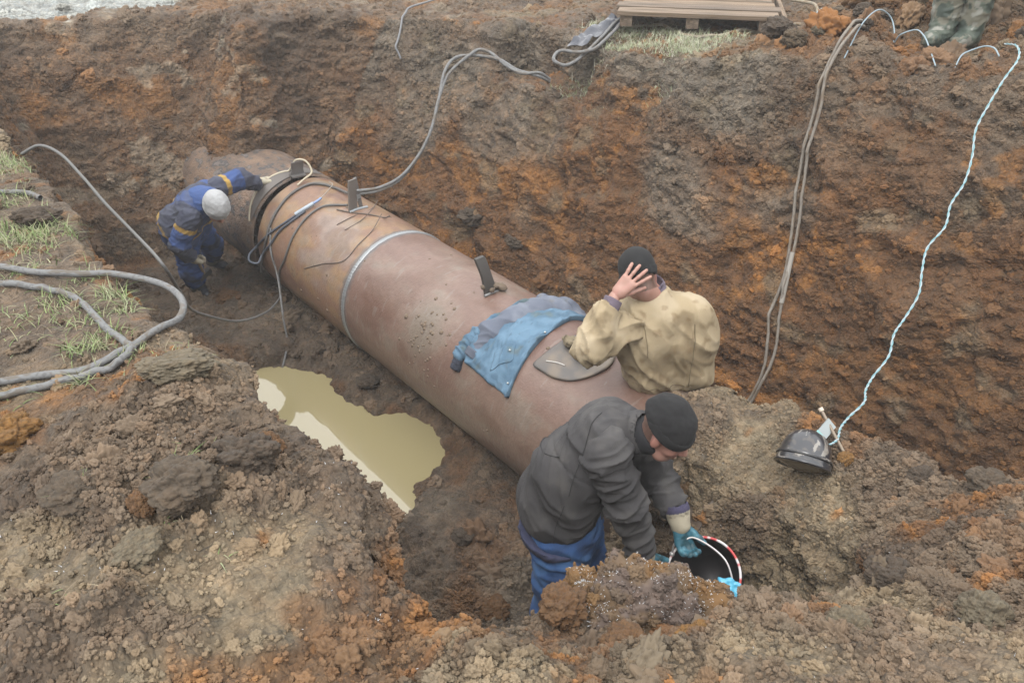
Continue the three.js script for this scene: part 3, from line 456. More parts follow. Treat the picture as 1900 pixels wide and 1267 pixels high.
{ // the jacket thrown over the pipe: pale blue lining below, slate outer side and sleeve above
  const jk = inTrench(thing('work_jacket', 'slate and light blue work jacket thrown over the pipe', 'jacket'));
  weave = dataTex(256, (u, v, c) => { c[0] = c[1] = c[2] = .5 + .3 * Math.sin(u * 6.283 * 48) * Math.sin(v * 6.283 * 48) + .2 * tileNoise(u * 32, v * 32, 32, 9); }, false);
  const crease = (n) => { const r = 1 - Math.min(1, Math.abs(n) * 2.6); return r * r; }; const folds = (s, d, k) => { const a = d / 57.3 * PIPE_R, w = .12 * noise(s * 4, a * 4, 9); return .02 * k * crease(noise(s * 5 + w * 5, a * 2.6 + w * 5, 1)) + .008 * k * crease(noise(s * 12 - a * 5 + w * 9, a * 6, 4)) + .003 * noise(s * 40, a * 40, 2); };
  const dense = (poly, k) => { const o = []; poly.forEach((p, i) => { const q = poly[(i + 1) % poly.length]; for (let j = 0; j < k; j++) o.push([lerp(p[0], q[0], j / k) + .006 * noise(i * 3 + j, 2, 5), lerp(p[1], q[1], j / k)]); }); return o; };
  const lin = dense([[3.5, -46], [3.45, -17], [3.45, 9], [3.5, 32], [3.46, 64], [3.25, 66], [3.16, 40], [3.13, 20], [3.09, 4], [3.06, -14], [3.02, -40], [2.99, -60], [3.18, -59], [3.32, -58], [3.40, -57]], 4);
  const linCol = (x, y, z) => { const n = fbm(x * 6, y * 6, z * 6, 3), m = fbm(x * 22, y * 22, z * 22, 2), o = [.072, .142, .215]; mixc(o, [.11, .2, .29], sstep(0, .4, n + .2 * m)); mixc(o, [.105, .145, .145], sstep(.1, .45, -n + .4 * m) * .8); mixc(o, [.05, .085, .12], sstep(.3, .55, m - .4 * n) * .6); return o; };
  part(jk, 'lining', tint(patchGeo(lin, (s, d, t) => .007 + folds(s, d, 1.25) * (.55 + .45 * t) + (t > .93 && t < .985 ? .005 : 0), 36, 3, .003, [3.25, -20]), linCol), paintMat(.85, { bumpMap: weave, bumpScale: .001 }), 'light blue lining');
  const outCol = (x, y, z) => { const n = fbm(x * 5 + 9, y * 5, z * 5, 3), m = fbm(x * 18, y * 18, z * 18, 2), o = [.115, .132, .175]; mixc(o, [.16, .18, .225], sstep(-.1, .4, n + .3 * m)); mixc(o, [.06, .066, .088], sstep(.3, .42, fbm(x * 9 + 3, y * 9, z * 9, 1)) * .8); mixc(o, [.13, .125, .11], sstep(.35, .6, m) * .4); return o; };
  const foldAlong = (amp, f, axis, sd) => { const h = axis.clone().normalize(); return (x, y, z) => { const t = x * h.x + y * h.y + z * h.z, q = .06 * noise(x * 5 + sd, y * 5, z * 5); return amp * (crease(noise(x * f * .6 + sd, (t + q) * f * 1.9, z * f * .6)) + .5 * crease(noise(x * f * 1.2, (t - q) * f * 3.8 + sd, z * f * 1.2)) - .4); }; };
  const sl = [[3.40, -50, -.03], [3.41, -30, -.045], [3.39, -8, -.06], [3.385, 14, -.07], [3.40, 38, -.075], [3.39, 62, -.07]].map(([s, d, h]) => onPipe(s, d, h)), rad = [.066, .083, .1, .112, .122, .122], sp = [];
  for (let i = 0; i < 5; i++) sp.push(cap(sl[i], sl[i + 1], rad[i], rad[i + 1], .03)); sp.push(half(onPipe(3.41, -51, 0), onPipe(3.41, -60, 0).sub(onPipe(3.40, -45, 0)), .005));
  const slv = part(jk, 'sleeve', sdfMesh(sp, .007, { disp: foldAlong(.02, 2.6, V(.5, .3, 1), 4), color: outCol }), paintMat(.9, { bumpMap: weave, bumpScale: .001 }), 'slate grey sleeve');
  const cd = onPipe(3.41, -60, 0).sub(onPipe(3.40, -45, 0)).normalize(); part(slv, 'sleeve_cuff', sdfMesh([cap(onPipe(3.405, -46, -.03), onPipe(3.408, -51, -.03), .074, .07, .01), half(onPipe(3.41, -52, 0), cd, .004), half(onPipe(3.405, -46, 0), cd.clone().negate(), .004)], .006, { color: flatc([.09, .103, .138]) }), paintMat(.9));
  part(jk, 'second_sleeve', sdfMesh([cap(onPipe(3.47, -36, 0), onPipe(3.49, -54, .0), .045, .05, .03), half(onPipe(3.49, -58, 0), cd, .005)], .007, { disp: foldAlong(.012, 8, V(0, .4, 1), 9), color: linCol }), paintMat(.85), 'light blue sleeve turned inside out');
  part(jk, 'checked_cuff', sdfMesh([cap(onPipe(3.49, -54, 0), onPipe(3.48, -64, .0), .046, .04, .02), half(onPipe(3.48, -66, 0), cd, .005)], .006, { disp: foldAlong(.008, 10, V(0, .4, 1), 2), color: (x, y, z) => (Math.sin(x * 260) * Math.sin((y + z) * 260) > .3 ? [.04, .05, .075] : [.022, .026, .042]) }), paintMat(.9), 'dark checked cuff lining');
  part(jk, 'outer_body', sdfMesh([cap(onPipe(3.49, 30, .0), onPipe(3.5, 66, .02), .05, .07, .03), cap(onPipe(3.42, 48, .02), onPipe(3.26, 66, .02), .07, .06, .03), cap(onPipe(3.3, 44, .0), onPipe(3.24, 60, .01), .045, .05, .03)], .007, { disp: foldAlong(.022, 3.5, V(.6, .4, .6), 12), color: outCol }), paintMat(.9, { bumpMap: weave, bumpScale: .001 }));
  for (const [s, d] of [[3.16, -34], [3.08, -10], [3.03, -52], [3.14, 10]]) { const q = onPipe(s, d, .02); part(jk, 'snap_button', new THREE.SphereGeometry(.007, 10, 8).translate(q.x, q.y, q.z), std(.6, .6, .58, .3, { metalness: .8 })); }
  part(jk, 'pocket_flap', tint(patchGeo(dense([[3.25, -40], [3.17, -28], [3.1, -38], [3.19, -52]], 3), (s, d, t) => .011 + folds(s, d, 1.25) * (.55 + .45 * .7), 8, 3, .006), linCol), paintMat(.85));
}

// ---------------------------------------------------------------- cables, hoses and wires
const sheathDirt = dataTex(256, (u, v, c) => { const n = fbm(u * 9, v * 3, 2, 3), m = noise(u * 60, v * 6, 9), o = [.9, .9, .9]; mixc(o, [.62, .5, .38], sstep(.05, .4, n + .3 * m) * .8); mixc(o, [.35, .33, .32], sstep(.3, .6, m - n) * .5); c[0] = srgbOf(o[0]); c[1] = srgbOf(o[1]); c[2] = srgbOf(o[2]); }, true); sheathDirt.repeat.set(3, 1);
const rubber = std(.165, .168, .17, .7, { map: sheathDirt, bumpMap: sheathDirt, bumpScale: .001 }), blackRubber = std(.06, .06, .065, .55), paleCable = std(.22, .195, .165, .8, { map: sheathDirt }), tanCable = std(.3, .26, .195, .85, { map: sheathDirt });
const cableThing = (name, label, cat, pts, r, mat, group, sides) => { const b = pts[0], o = thing(name, label, cat, group, b.toArray()); part(o, 'sheath', cableGeo(pts.map((p) => p.clone().sub(b)), r, pts.length * 12, sides), mat); return o; };
// a cable on the ground is laid on the relief and never sinks into it
const laid = (xz, r, lift = 0) => { const c = new THREE.CatmullRomCurve3(xz.map(([x, z]) => V(x, 0, z)), false, 'centripetal'), n = xz.length * 5, out = []; for (let i = 0; i <= n; i++) { const p = c.getPoint(i / n); let m = -9; for (const [a, b] of [[0, 0], [.02, 0], [-.02, 0], [0, .02], [0, -.02]]) m = Math.max(m, groundAt(p.x + a, p.z + b)); out.push(V(p.x, m, p.z)); } for (let k = 0; k < 3; k++) for (let i = 1; i < n; i++) out[i].y = Math.max(out[i].y, (out[i - 1].y + out[i + 1].y) / 2 - .003); for (let i = 0; i <= n; i++) out[i].y += r * .8 + lift; return out; };
const wallClear = (s, y, l) => { const e = .05, hx = (baseY(s + e, l) - baseY(s - e, l)) / (2 * e), hz = (baseY(s, l + e) - baseY(s, l - e)) / (2 * e), k = Math.hypot(1, hx, hz); return (y - baseY(s, l)) / k - relief(s, y, l, 1 / k, false); };
const offWall = (pts, gap) => { const c = new THREE.CatmullRomCurve3(pts.map((p) => V(...p)), false, 'centripetal'), n = pts.length * 4, out = []; for (let i = 0; i <= n; i++) { const p = c.getPoint(i / n); for (let k = 0; k < 80 && wallClear(p.x, p.y, p.z) < gap; k++) p.z -= .008; for (let k = 0; k < 80 && wallClear(p.x, p.y, p.z) > gap + .05 && p.z < 2.6; k++) p.z += .008; out.push(p); } for (let k = 0; k < 8; k++) for (let i = 1; i < n; i++) out[i].z = Math.min(out[i].z, (out[i - 1].z + out[i + 1].z) / 2 + .002); return out.map((p) => toW(p.x, p.y, p.z)); };
{
  const A = [[-2.133, -2.781], [-1.941, -2.767], [-1.765, -2.741], [-1.635, -2.767], [-1.523, -2.794], [-1.388, -2.763], [-1.286, -2.706], [-1.204, -2.614], [-1.167, -2.523], [-1.168, -2.429], [-1.202, -2.323], [-1.232, -2.217], [-1.275, -2.154], [-1.343, -2.115], [-1.453, -2.1], [-1.574, -2.077], [-1.716, -2.065]];
  const pa = laid(A, .0125); pa.forEach((p, i) => { p.y = Math.max(p.y, .015); }); for (let k = 0; k < 4; k++) for (let i = 1; i < pa.length - 1; i++) pa[i].y = Math.max(pa[i].y, (pa[i - 1].y + pa[i + 1].y) / 2);
  cableThing('welding_cable', 'thick grey welding cable looping out over the left bank edge', 'cable', pa, .0125, rubber, null, 12);
  const B = [[-2.075, -2.681], [-1.884, -2.66], [-1.715, -2.639], [-1.603, -2.61], [-1.488, -2.504], [-1.363, -2.365], [-1.263, -2.273], [-1.215, -2.217], [-1.201, -2.161], [-1.234, -2.115], [-1.329, -2.085], [-1.415, -2.056], [-1.48, -2.022], [-1.533, -2], [-1.659, -1.967]];
  cableThing('welding_cable', 'thick grey welding cable with the tight bend, crossed under the wider loop', 'cable', laid(B, .012), .012, rubber, null, 12);
  cableThing('welding_cable', 'short end of grey cable in the grass of the left bank', 'cable', laid([[-2.7, -3.6], [-2.395, -3.622], [-2.326, -3.635], [-2.246, -3.601], [-2.173, -3.555]], .012), .012, rubber);
  cableThing('welding_cable', 'short grey cable end on the bare far part of left bank', 'cable', laid([[-3.128, -4.651], [-2.947, -4.661], [-2.828, -4.64]], .01), .01, rubber);
  cableThing('cable', 'thin grey cable slung from the left wall across to the pipe', 'cable', [...[[4.98, -.01, -2.2], [4.9, .04, -2.12], [4.78, .02, -2.06], [4.55, -.06, -2.02], [4.317, -.13, -2.0], [4.006, -.2, -1.97]].map((p) => toW(...p)), ...[[-1.547, -.163, -3.257], [-1.61, -.447, -3.507], [-1.749, -.752, -3.89], [-1.837, -1.097, -4.393], [-1.892, -1.399, -4.869], [-1.919, -1.651, -5.38], [-1.923, -1.773, -5.73], [-1.93, -1.801, -6.01]].map((p) => V(...p)), ...[[5.93, -100], [5.77, -76.8], [5.735, -54.7], [5.726, -33.8], [5.698, -16.7], [5.55, -1]].map(([s, d]) => onPipeW(s, d, .012))], .0082, std(.12, .118, .115, .7));
  cableThing('cable', 'thin grey cable hanging down the pipe side into the pool edge', 'cable', [...[[6.1, -60], [6.014, -81], [5.96, -97]].map(([s, d]) => onPipeW(s, d, .012)), ...[[5.8, -1.72, -.58], [5.648, -1.9, -.65], [5.558, -2.08, -.688], [5.457, -2.17, -.779], [5.4, -2.24, -.85]].map((p) => toW(...p))], .009, rubber);
  cableThing('cable', 'black cable running along the cut and over the pipe', 'cable', [[5.6, 4, .1], [5.75, 12, .03], [5.955, 12, .014], [6.079, 7, .014], [6.15, -2, .014], [6.15, -22, .014], [6.13, -41, .014], [6.12, -58, .014], [6.12, -74, .014], [6.25, -100, .02], [6.3, -112, .05]].map(([s, d, h]) => onPipeW(s, d, h)), .0115, std(.1, .095, .09, .7));
  const eh = cableThing('electrode_cable', 'dark cable loop with a pale blue electrode holder on the pipe', 'cable', [...[[5.86, -38, .014], [6.034, -60, .014], [6.174, -74, .014]].map(([s, d, h]) => onPipeW(s, d, h)), ...[[-2.179, -1.534, -6.354], [-2.22, -1.564, -6.267], [-2.203, -1.596, -6.199], [-2.132, -1.604, -6.185]].map((p) => V(...p)), ...[[6.16, -88, .03], [6.026, -72.3, .014], [5.95, -57.8, .014], [5.852, -42.6, .014], [5.80, -30, .016]].map(([s, d, h]) => onPipeW(s, d, h))], .009, std(.085, .1, .13, .6));
  const b0 = eh.position; const rel = (s, d, h) => onPipeW(s, d, h).sub(b0);
  part(eh, 'holder_grip', cableGeo([rel(5.862, -37, .02), rel(5.815, -28, .024), rel(5.79, -20, .028)], .016, 20, 10), std(.36, .42, .48, .5), 'pale blue grip');
  part(eh, 'jaw', cableGeo([rel(5.79, -20, .028), rel(5.785, -16, .03), rel(5.79, -12, .034)], .011, 16, 8), std(.2, .28, .45, .5)); part(eh, 'electrode', cableGeo([rel(5.79, -12, .034), rel(5.87, 0, .04), rel(5.96, 9, .05), rel(6.02, 9, .05)], .0045, 20, 6), std(.3, .26, .22, .7));
  const hang = (label, pts, r) => cableThing('hanging_cable', label, 'cable', offWall(pts, .03), r, paleCable, null);
  const H1 = [[2.95, .40, 2.5], [2.836, .43, 2.22], [2.822, .197, 2.068], [2.799, .027, 2.004], [2.778, -.229, 1.908], [2.762, -.391, 1.846], [2.721, -.583, 1.774], [2.658, -.806, 1.69], [2.591, -1.066, 1.591], [2.569, -1.275, 1.513], [2.508, -1.472, 1.438], [2.474, -1.683, 1.359], [2.513, -1.95, 1.22]];
  const H2 = [[2.9, .38, 2.5], [2.799, .41, 2.2], [2.79, .187, 2.064], [2.754, -.012, 1.989], [2.739, -.252, 1.899], [2.719, -.38, 1.85], [2.668, -.602, 1.767], [2.612, -.826, 1.682], [2.555, -1.053, 1.596], [2.501, -1.285, 1.509], [2.454, -1.449, 1.447], [2.438, -1.666, 1.365], [2.494, -1.95, 1.22]];
  hang('plain pale cable hanging down the far wall beside its spliced twin', H1, .0105); const h2 = hang('pale hanging cable on the far wall with a taped splice', H2, .0105);
  const sp = ((q) => [q[33], q[37]])(offWall(H2, .03)).map((p) => p.sub(h2.position)); part(h2, 'taped_splice', cableGeo([sp[0].clone().lerp(sp[1], -.4), sp[0], sp[0].clone().lerp(sp[1], .5), sp[1]], .016, 24, 10), std(.28, .26, .23, .8));
  // pale blue twin wire from the spoil to the lamp
  const wire = [[2.72, .47, -4.7], [2.67, .5, -4.5], [2.598, .47, -4.333], [2.507, .382, -4.252], [2.428, .279, -4.178], [2.358, .177, -4.103], [2.324, .07, -4.005], [2.273, -.039, -3.916], [2.199, -.126, -3.847], [2.155, -.205, -3.762], [2.063, -.293, -3.699], [2.02, -.369, -3.612], [1.984, -.452, -3.515], [1.906, -.542, -3.435], [1.84, -.593, -3.368], [1.795, -.658, -3.278], [1.707, -.732, -3.204], [1.656, -.762, -3.137], [1.629, -.775, -3.069], [1.543, -.821, -3.007], [1.489, -.838, -2.948], [1.457, -.848, -2.884], [1.406, -.844, -2.84], [1.367, -.813, -2.813]].map((p) => V(...p));
  const o = thing('lamp_wire', 'thin pale blue twin wire hanging from the spoil to the black lamp', 'wire', null, wire[0].toArray());
  const wcurve = new THREE.CatmullRomCurve3(wire.map((p) => p.clone().sub(wire[0])), false, 'centripetal');
  for (const ph of [0, Math.PI]) { const pts = [], n = 420; for (let i = 0; i <= n; i++) { const p = wcurve.getPoint(i / n), a = i * .55 + ph; pts.push(p.add(V(Math.cos(a) * .0026, Math.sin(a) * .0026, Math.sin(a + 1) * .002))); } part(o, 'strand', cableGeo(pts, .0032, n * 2, 6), ph ? std(.36, .43, .46, .6) : std(.17, .34, .38, .6)); }
  const arch = (label, xz, h) => cableThing('lamp_wire', label, 'wire', laid(xz, .006).filter((_, i, a) => i % 4 === 0 || i === a.length - 1).map((p, i, a) => { p.y += h * Math.abs(Math.sin((h < .08 ? 1 : 2) * Math.PI * i / (a.length - 1))); return p; }), .0042, std(.27, .35, .4, .6));
  arch('pale blue wire arching over the spoil beside the camouflage boots', [[2.086, -5.304], [2.323, -5.6], [2.487, -5.7], [2.502, -5.6], [2.475, -5.5], [2.557, -5.43], [2.536, -5.226], [2.507, -4.975]], .12);
  arch('pale blue wire hopping over clods to the head of hanging lamp wire', [[2.541, -4.82], [2.63, -4.9], [2.71, -4.84], [2.72, -4.72]], .06);
  arch('pale blue wire loop at the corner of the plank deck', [[2.132, -6.322], [2.293, -6.55], [2.461, -6.7], [2.648, -6.8], [2.615, -6.65]], .1);
  cableThing('cable', 'tan cable lying in the frosty grass before the plank deck', 'cable', laid([[.892, -7.758], [1.036, -7.56], [1.293, -7.393], [1.45, -6.994], [1.7, -6.931], [2.003, -7.1], [2.2, -7.05], [2.344, -6.8]], .013), .013, tanCable);
  cableThing('cable', 'tan cable draped over the right end of the plank deck', 'cable', [V(2.0, .27, -7.75), V(2.298, .262, -7.474), V(2.45, .262, -7.3), V(2.47, .27, -7.1), V(2.42, .2, -6.8), V(2.36, groundAt(2.36, -6.5) + .01, -6.5)], .013, tanCable);
  const W = (a) => a.map((p) => V(...p));
  cableThing('cable', 'dark cable dropping from the plank deck and curling back at the wall edge', 'cable', W([[1.438, .172, -8.074], [1.144, .133, -7.705], [.924, .107, -7.423], [.755, .044, -7.072], [.605, -.028, -6.815], [.489, -.077, -6.66], [.399, -.079, -6.562], [.327, -.045, -6.574], [.384, -.007, -6.734], [.533, -.016, -6.721], [.643, -.005, -6.765]]), .0135, rubber);
  cableThing('cable', 'dark straight cable dropping from the plank deck to the wall edge', 'cable', W([[1.486, .173, -8.065], [1.191, .125, -7.696], [.991, .121, -7.417], [.821, .058, -7.068], [.648, -.016, -6.814], [.533, -.016, -6.721]]), .0135, rubber);
  cableThing('cable', 'grey cable swinging from the wall shelf down to the forked lug, upper strand', 'cable', W([[.3, -.2, -6.62], [.211, -.135, -6.558], [.084, -.14, -6.56], [-.043, -.108, -6.67], [-.172, -.035, -6.787], [-.258, -.01, -6.79], [-.342, -.042, -6.728], [-.501, -.155, -6.589], [-.568, -.293, -6.444], [-.628, -.496, -6.275], [-.731, -.671, -6.154], [-.873, -.801, -6.035], [-1.034, -.858, -5.966], [-1.191, -.874, -5.952]]), .0125, rubber);
  cableThing('cable', 'grey cable swinging from the wall shelf down to the forked lug, lower strand', 'cable', W([[.3, -.22, -6.62], [.211, -.16, -6.555], [.042, -.128, -6.614], [-.107, -.072, -6.729], [-.302, -.054, -6.779], [-.449, -.057, -6.718], [-.525, -.123, -6.595], [-.572, -.305, -6.446], [-.64, -.524, -6.272], [-.752, -.705, -6.146], [-.893, -.831, -6.028], [-1.042, -.881, -5.964], [-1.17, -.9, -5.96]]), .0125, rubber);
  cableThing('hose', 'pale hose end hanging straight down the far bank', 'hose', offWall([[7.2, .12, 1.75], [7.05, -.075, 1.62], [6.9, -.366, 1.5]], .02), .01, std(.16, .165, .175, .6));
  const wireOn = (label, list, r = .0035) => cableThing('tie_wire', label, 'wire', list.map(([s, d], i) => onPipeW(s, d, .006 + (i === list.length - 1 ? .05 : 0))), r, std(.11, .085, .07, .7), null, 5);
  wireOn('long thin rusty wire curling down the pipe side beside the weld', [[5.454, -73], [5.215, -59], [4.995, -46], [4.985, -29], [5.023, -12], [5.133, 5.4]]);
  wireOn('dark hooked rod lying at the foot of the forked lug', [[5.556, -11.6], [5.425, -6.3], [5.269, 5], [5.181, 11], [5.064, 8]], .006); wireOn('thin wire strand crossing beneath the hooked rod', [[5.369, -24.5], [5.347, -11.5], [5.413, 14.8], [5.5, 25]]); wireOn('short thin wire strand beside the hooked rod', [[5.242, -24.7], [5.237, -7.9], [5.318, 11]]);
}

// ---------------------------------------------------------------- plank deck, lamp, bucket, clods
{
  const A = V(.9, 0, -7.16), B = V(2.115, 0, -6.90), ax = B.clone().sub(A).normalize(), dp = V(ax.z, 0, -ax.x); if (dp.z > 0) dp.multiplyScalar(-1); // along the front edge, and back from it
  const L = 1.3, o = thing('plank_deck', 'low weathered plank deck on bearers at the top of far wall', 'deck', null, [B.x, 0, B.z]); o.rotation.y = Math.atan2(-ax.z, ax.x);
  const wood = dataTex(512, (u, v, c) => { const g = tileNoise(u * 6 + .6 * tileNoise(u * 4, v * 12, 4, 3), v * 90, 128, 8) * .12 + tileNoise(u * 14, v * 200, 200, 50) * .08, n = tileNoise(u * 5, v * 5, 5, 90) * .1; c[0] = .56 + g + n; c[1] = .49 + g + n * .9; c[2] = .41 + g + n * .8; }, true);
  const tones = [[.6, .58, .57], [.47, .46, .47], [.66, .62, .58], [.53, .51, .5]].map(([r, g, b]) => new THREE.MeshStandardMaterial({ color: rgb(r, g, b), map: wood, roughness: .9, bumpMap: wood, bumpScale: .004 }));
  for (let i = 0; i < 5; i++) { const g = new THREE.BoxGeometry(L + rr(-.06, .07), .032, .214, 12, 1, 2); const P = g.attributes.position; for (let v = 0; v < P.count; v++) P.setY(v, P.getY(v) + .004 * noise(P.getX(v) * 2, i * 3, 1)); g.computeVertexNormals(); const m = part(o, 'plank', g, tones[i % 4]); m.position.set(-L / 2 + .02, .2 + rr(-.004, .004), -.11 - i * .225); }
  for (const x of [-.08, -.66, -1.2]) part(o, 'bearer', new THREE.BoxGeometry(.1, .09, 1.12), tones[1]).position.set(x, .141, -.58);
  part(o, 'end_board', new THREE.BoxGeometry(.03, .1, 1.14), tones[2]).position.set(.06, .165, -.57);
  const sh = thing('plastic_sheet', 'dark blue rag of plastic sheet under the cables by the deck', 'sheet', null, [.72, -.02, -7.2]); const g = new THREE.PlaneGeometry(.75, .16, 30, 8).rotateX(-Math.PI / 2), P = g.attributes.position; for (let v = 0; v < P.count; v++) P.setY(v, .05 * noise(P.getX(v) * 7, 1, P.getZ(v) * 9) + .02 * noise(P.getX(v) * 20, 4, P.getZ(v) * 20) + .08); g.computeVertexNormals(); const g2 = g.clone().translate(0, -.004, 0); part(sh, 'sheet_film', mergeGeometries([g, g2]), std(.035, .04, .055, .3)); sh.rotation.set(0, .95, .16);
}
{ // black enamelled lamp: bowl, rim, glass, strap, and the steel rod it hangs on
  const c = V(1.29, -.885, -2.80), o = thing('work_lamp', 'black round work lamp with a steel strap, lying face down on the mud', 'lamp', null, c.toArray());
  const ax = V(-.28, -.62, .60).normalize(), q = new THREE.Quaternion().setFromUnitVectors(V(0, 1, 0), ax); // the glass looks along +y of the lamp
  const body = new THREE.Group(); const prof = [[.0, -.125], [.03, -.124], [.065, -.108], [.092, -.078], [.108, -.04], [.112, -.012], [.117, -.008], [.117, .0], [.114, .004], [.117, .008], [.119, .03], [.124, .034], [.124, .042], [.112, .044], [.11, .03], [.1, .02]].map(([x, y]) => new THREE.Vector2(x, y));
  const shell = part(o, 'bowl', new THREE.LatheGeometry(prof, 48), tintLathe(prof)); shell.quaternion.copy(q);
  const glass = part(o, 'glass', new THREE.SphereGeometry(.26, 32, 10, 0, Math.PI * 2, 0, .425).translate(0, -.2, 0), std(.15, .125, .085, .25)); glass.quaternion.copy(q);
  const band = part(o, 'rim_band', new THREE.TorusGeometry(.1185, .004, 8, 48).rotateX(Math.PI / 2), std(.02, .02, .022, .4)); band.position.copy(ax).multiplyScalar(.004); band.quaternion.copy(q);
  const p0 = V(.07, .035, -.075), p1 = V(.145, .075, -.14), dir = p1.clone().sub(p0), strap = part(o, 'strap', new THREE.BoxGeometry(.055, dir.length() * 1.25, .006), std(.42, .47, .48, .4, { metalness: .55 })); strap.position.copy(p0).lerp(p1, .5); strap.quaternion.setFromUnitVectors(V(0, 1, 0), dir.clone().normalize());
  part(o, 'paint_mark', new THREE.BoxGeometry(.056, .05, .008), std(.25, .5, .5, .5)).position.copy(p0.clone().lerp(p1, .15)); o.children.at(-1).quaternion.copy(strap.quaternion);
  const r0 = V(1.405, -.77, -3.0), r1 = V(1.53, -.97, -2.72), rod = thing('steel_rod', 'ribbed steel rod stuck in the mud behind the black lamp', 'rod', null, r1.toArray()); rod.userData.label = 'ribbed steel rod slanting into the mud behind the black lamp';
  const rl = r0.clone().sub(r1), len = rl.length(); const rp = []; for (let i = 0; i <= 80; i++) rp.push(new THREE.Vector2(.0068 + .0012 * (i & 1), i / 80 * len)); rp.push(new THREE.Vector2(.0001, len + .002)); const rg = part(rod, 'shaft', new THREE.LatheGeometry(rp, 12), std(.26, .21, .16, .6, { metalness: .3 })); rg.quaternion.setFromUnitVectors(V(0, 1, 0), rl.clone().normalize());
  part(rod, 'rod_head', new THREE.CylinderGeometry(.0115, .0115, .016, 12), std(.6, .5, .4, .5)).position.copy(rl); rod.children.at(-1).quaternion.copy(rg.quaternion);
}
function tintLathe() { return new THREE.MeshPhysicalMaterial({ color: rgb(1, 1, 1), roughness: .28, clearcoat: .4, map: dataTex(256, (u, v, c) => { const n = fbm(Math.cos(u * 6.283) * 3, v * 6, Math.sin(u * 6.283) * 3, 3), chip = n > .38 ? 1 : 0; const o = [.022, .024, .03]; mixc(o, [.3, .28, .25], chip * .8); mixc(o, [.12, .1, .08], sstep(.15, .35, fbm(u * 20, v * 20, 4, 2)) * .35); c[0] = srgbOf(o[0]); c[1] = srgbOf(o[1]); c[2] = srgbOf(o[2]); }, true) }); }
const BUCKET = V(.815, -1.228, -2.443);
{ // bucket tipped towards the camera
  const ax = V(-.42, .72, .55).normalize(), q = new THREE.Quaternion().setFromUnitVectors(V(0, 1, 0), ax), o = thing('bucket', 'black lined bucket with a red and white rim, tipped in the gloved hand', 'bucket', null, BUCKET.toArray());
  const wall = [[.001, -.30], [.112, -.30], [.118, -.29], [.155, -.004], [.152, -.004], [.114, -.286], [.001, -.29]].map(([x, y]) => new THREE.Vector2(x, y));
  const b = part(o, 'pail', new THREE.LatheGeometry(wall, 48), new THREE.MeshStandardMaterial({ color: rgb(.02, .018, .02), roughness: .6, side: THREE.DoubleSide })); b.quaternion.copy(q);
  const rim = new THREE.TorusGeometry(.1555, .0055, 10, 96).rotateX(Math.PI / 2); part(o, 'rim', tint(rim, (x, y, z) => { const a = Math.atan2(z, x); return noise(Math.cos(a) * 4, Math.sin(a) * 4, 2) > .06 ? [.5, .05, .05] : [.65, .62, .62]; }), paintMat(.5), 'red and white chipped rim').quaternion.copy(q);
  const side = V(1, 0, 0).applyQuaternion(q), grip = V(.748, -1.127, -2.548).sub(BUCKET), e1 = V(.105, -.06, .095), e2 = V(-.115, .0, -.1);
  const hp = []; const sA = V(.72, 0, .69).multiplyScalar(.158).applyQuaternion(q), sB = V(-.72, 0, -.69).multiplyScalar(.158).applyQuaternion(q);
  hp.push(sA, sA.clone().lerp(grip, .5).add(V(.055, .045, .0)), grip.clone().add(V(.03, .01, 0)), grip, grip.clone().add(V(-.03, -.01, 0)), sB.clone().lerp(grip, .5).add(V(-.02, .02, 0)), sB);
  part(o, 'handle', cableGeo(hp, .0042, 60), std(.6, .57, .56, .45, { metalness: .5 }));
  for (const s of [sA, sB]) part(o, 'ear', new THREE.SphereGeometry(.012, 10, 8), std(.5, .48, .47, .5, { metalness: .5 })).position.copy(s);
  const bag = thing('blue_bag', 'scrap of bright blue plastic bag spilling over the bucket rim', 'bag', null, [.91, -1.225, -2.36]); const pr = []; for (let i = 0; i < 7; i++) pr.push(cap(V(rr(-.1, .0), rr(-.02, .03), rr(-.02, .04)), V(rr(-.02, .09), rr(-.03, .0), rr(-.02, .04)), rr(.014, .026), .008, .02)); part(bag, 'film', sdfMesh(pr, .006, { disp: (x, y, z) => .01 * noise(x * 40, y * 40, z * 40) + .006 * Math.abs(noise(x * 80, y * 60, z * 90)) }), std(.1, .42, .62, .3));
}
// clods of soil that stand out from the ground
const clodGeos = []; for (let i = 0; i < 6; i++) { const g = new THREE.IcosahedronGeometry(1, 30); const P = g.attributes.position; for (let v = 0; v < P.count; v++) { const x = P.getX(v), y = P.getY(v), z = P.getZ(v), w = worley(x * 2.3 + i * 9, y * 2.3, z * 2.3), w2 = worley(x * 5.5 + i * 5, y * 5.5, z * 5.5), w3 = worley(x * 12 + i * 5, y * 12, z * 12), k = .72 + .22 * fbm(x * 1.2 + i * 7, y * 1.2, z * 1.2, 2) + .22 * Math.max(0, 1 - w * 1.6) + .11 * Math.max(0, 1 - w2 * 1.7) + .06 * Math.max(0, 1 - w3 * 1.7) + .03 * Math.max(0, 1 - worley(x * 24, y * 24 + i, z * 24) * 1.7); P.setXYZ(v, x * k, y * k * .8, z * k); } g.deleteAttribute('normal'); g.deleteAttribute('uv'); const h = weldVerts(g); h.computeVertexNormals(); const A = h.attributes.position.array, U = new Float32Array(A.length / 3 * 2); for (let v = 0; v < A.length / 3; v++) { U[v * 2] = A[v * 3] * .2 + A[v * 3 + 1] * .1; U[v * 2 + 1] = A[v * 3 + 2] * .2 + A[v * 3 + 1] * .15; } h.setAttribute('uv', new THREE.BufferAttribute(U, 2)); clodGeos.push(h); }
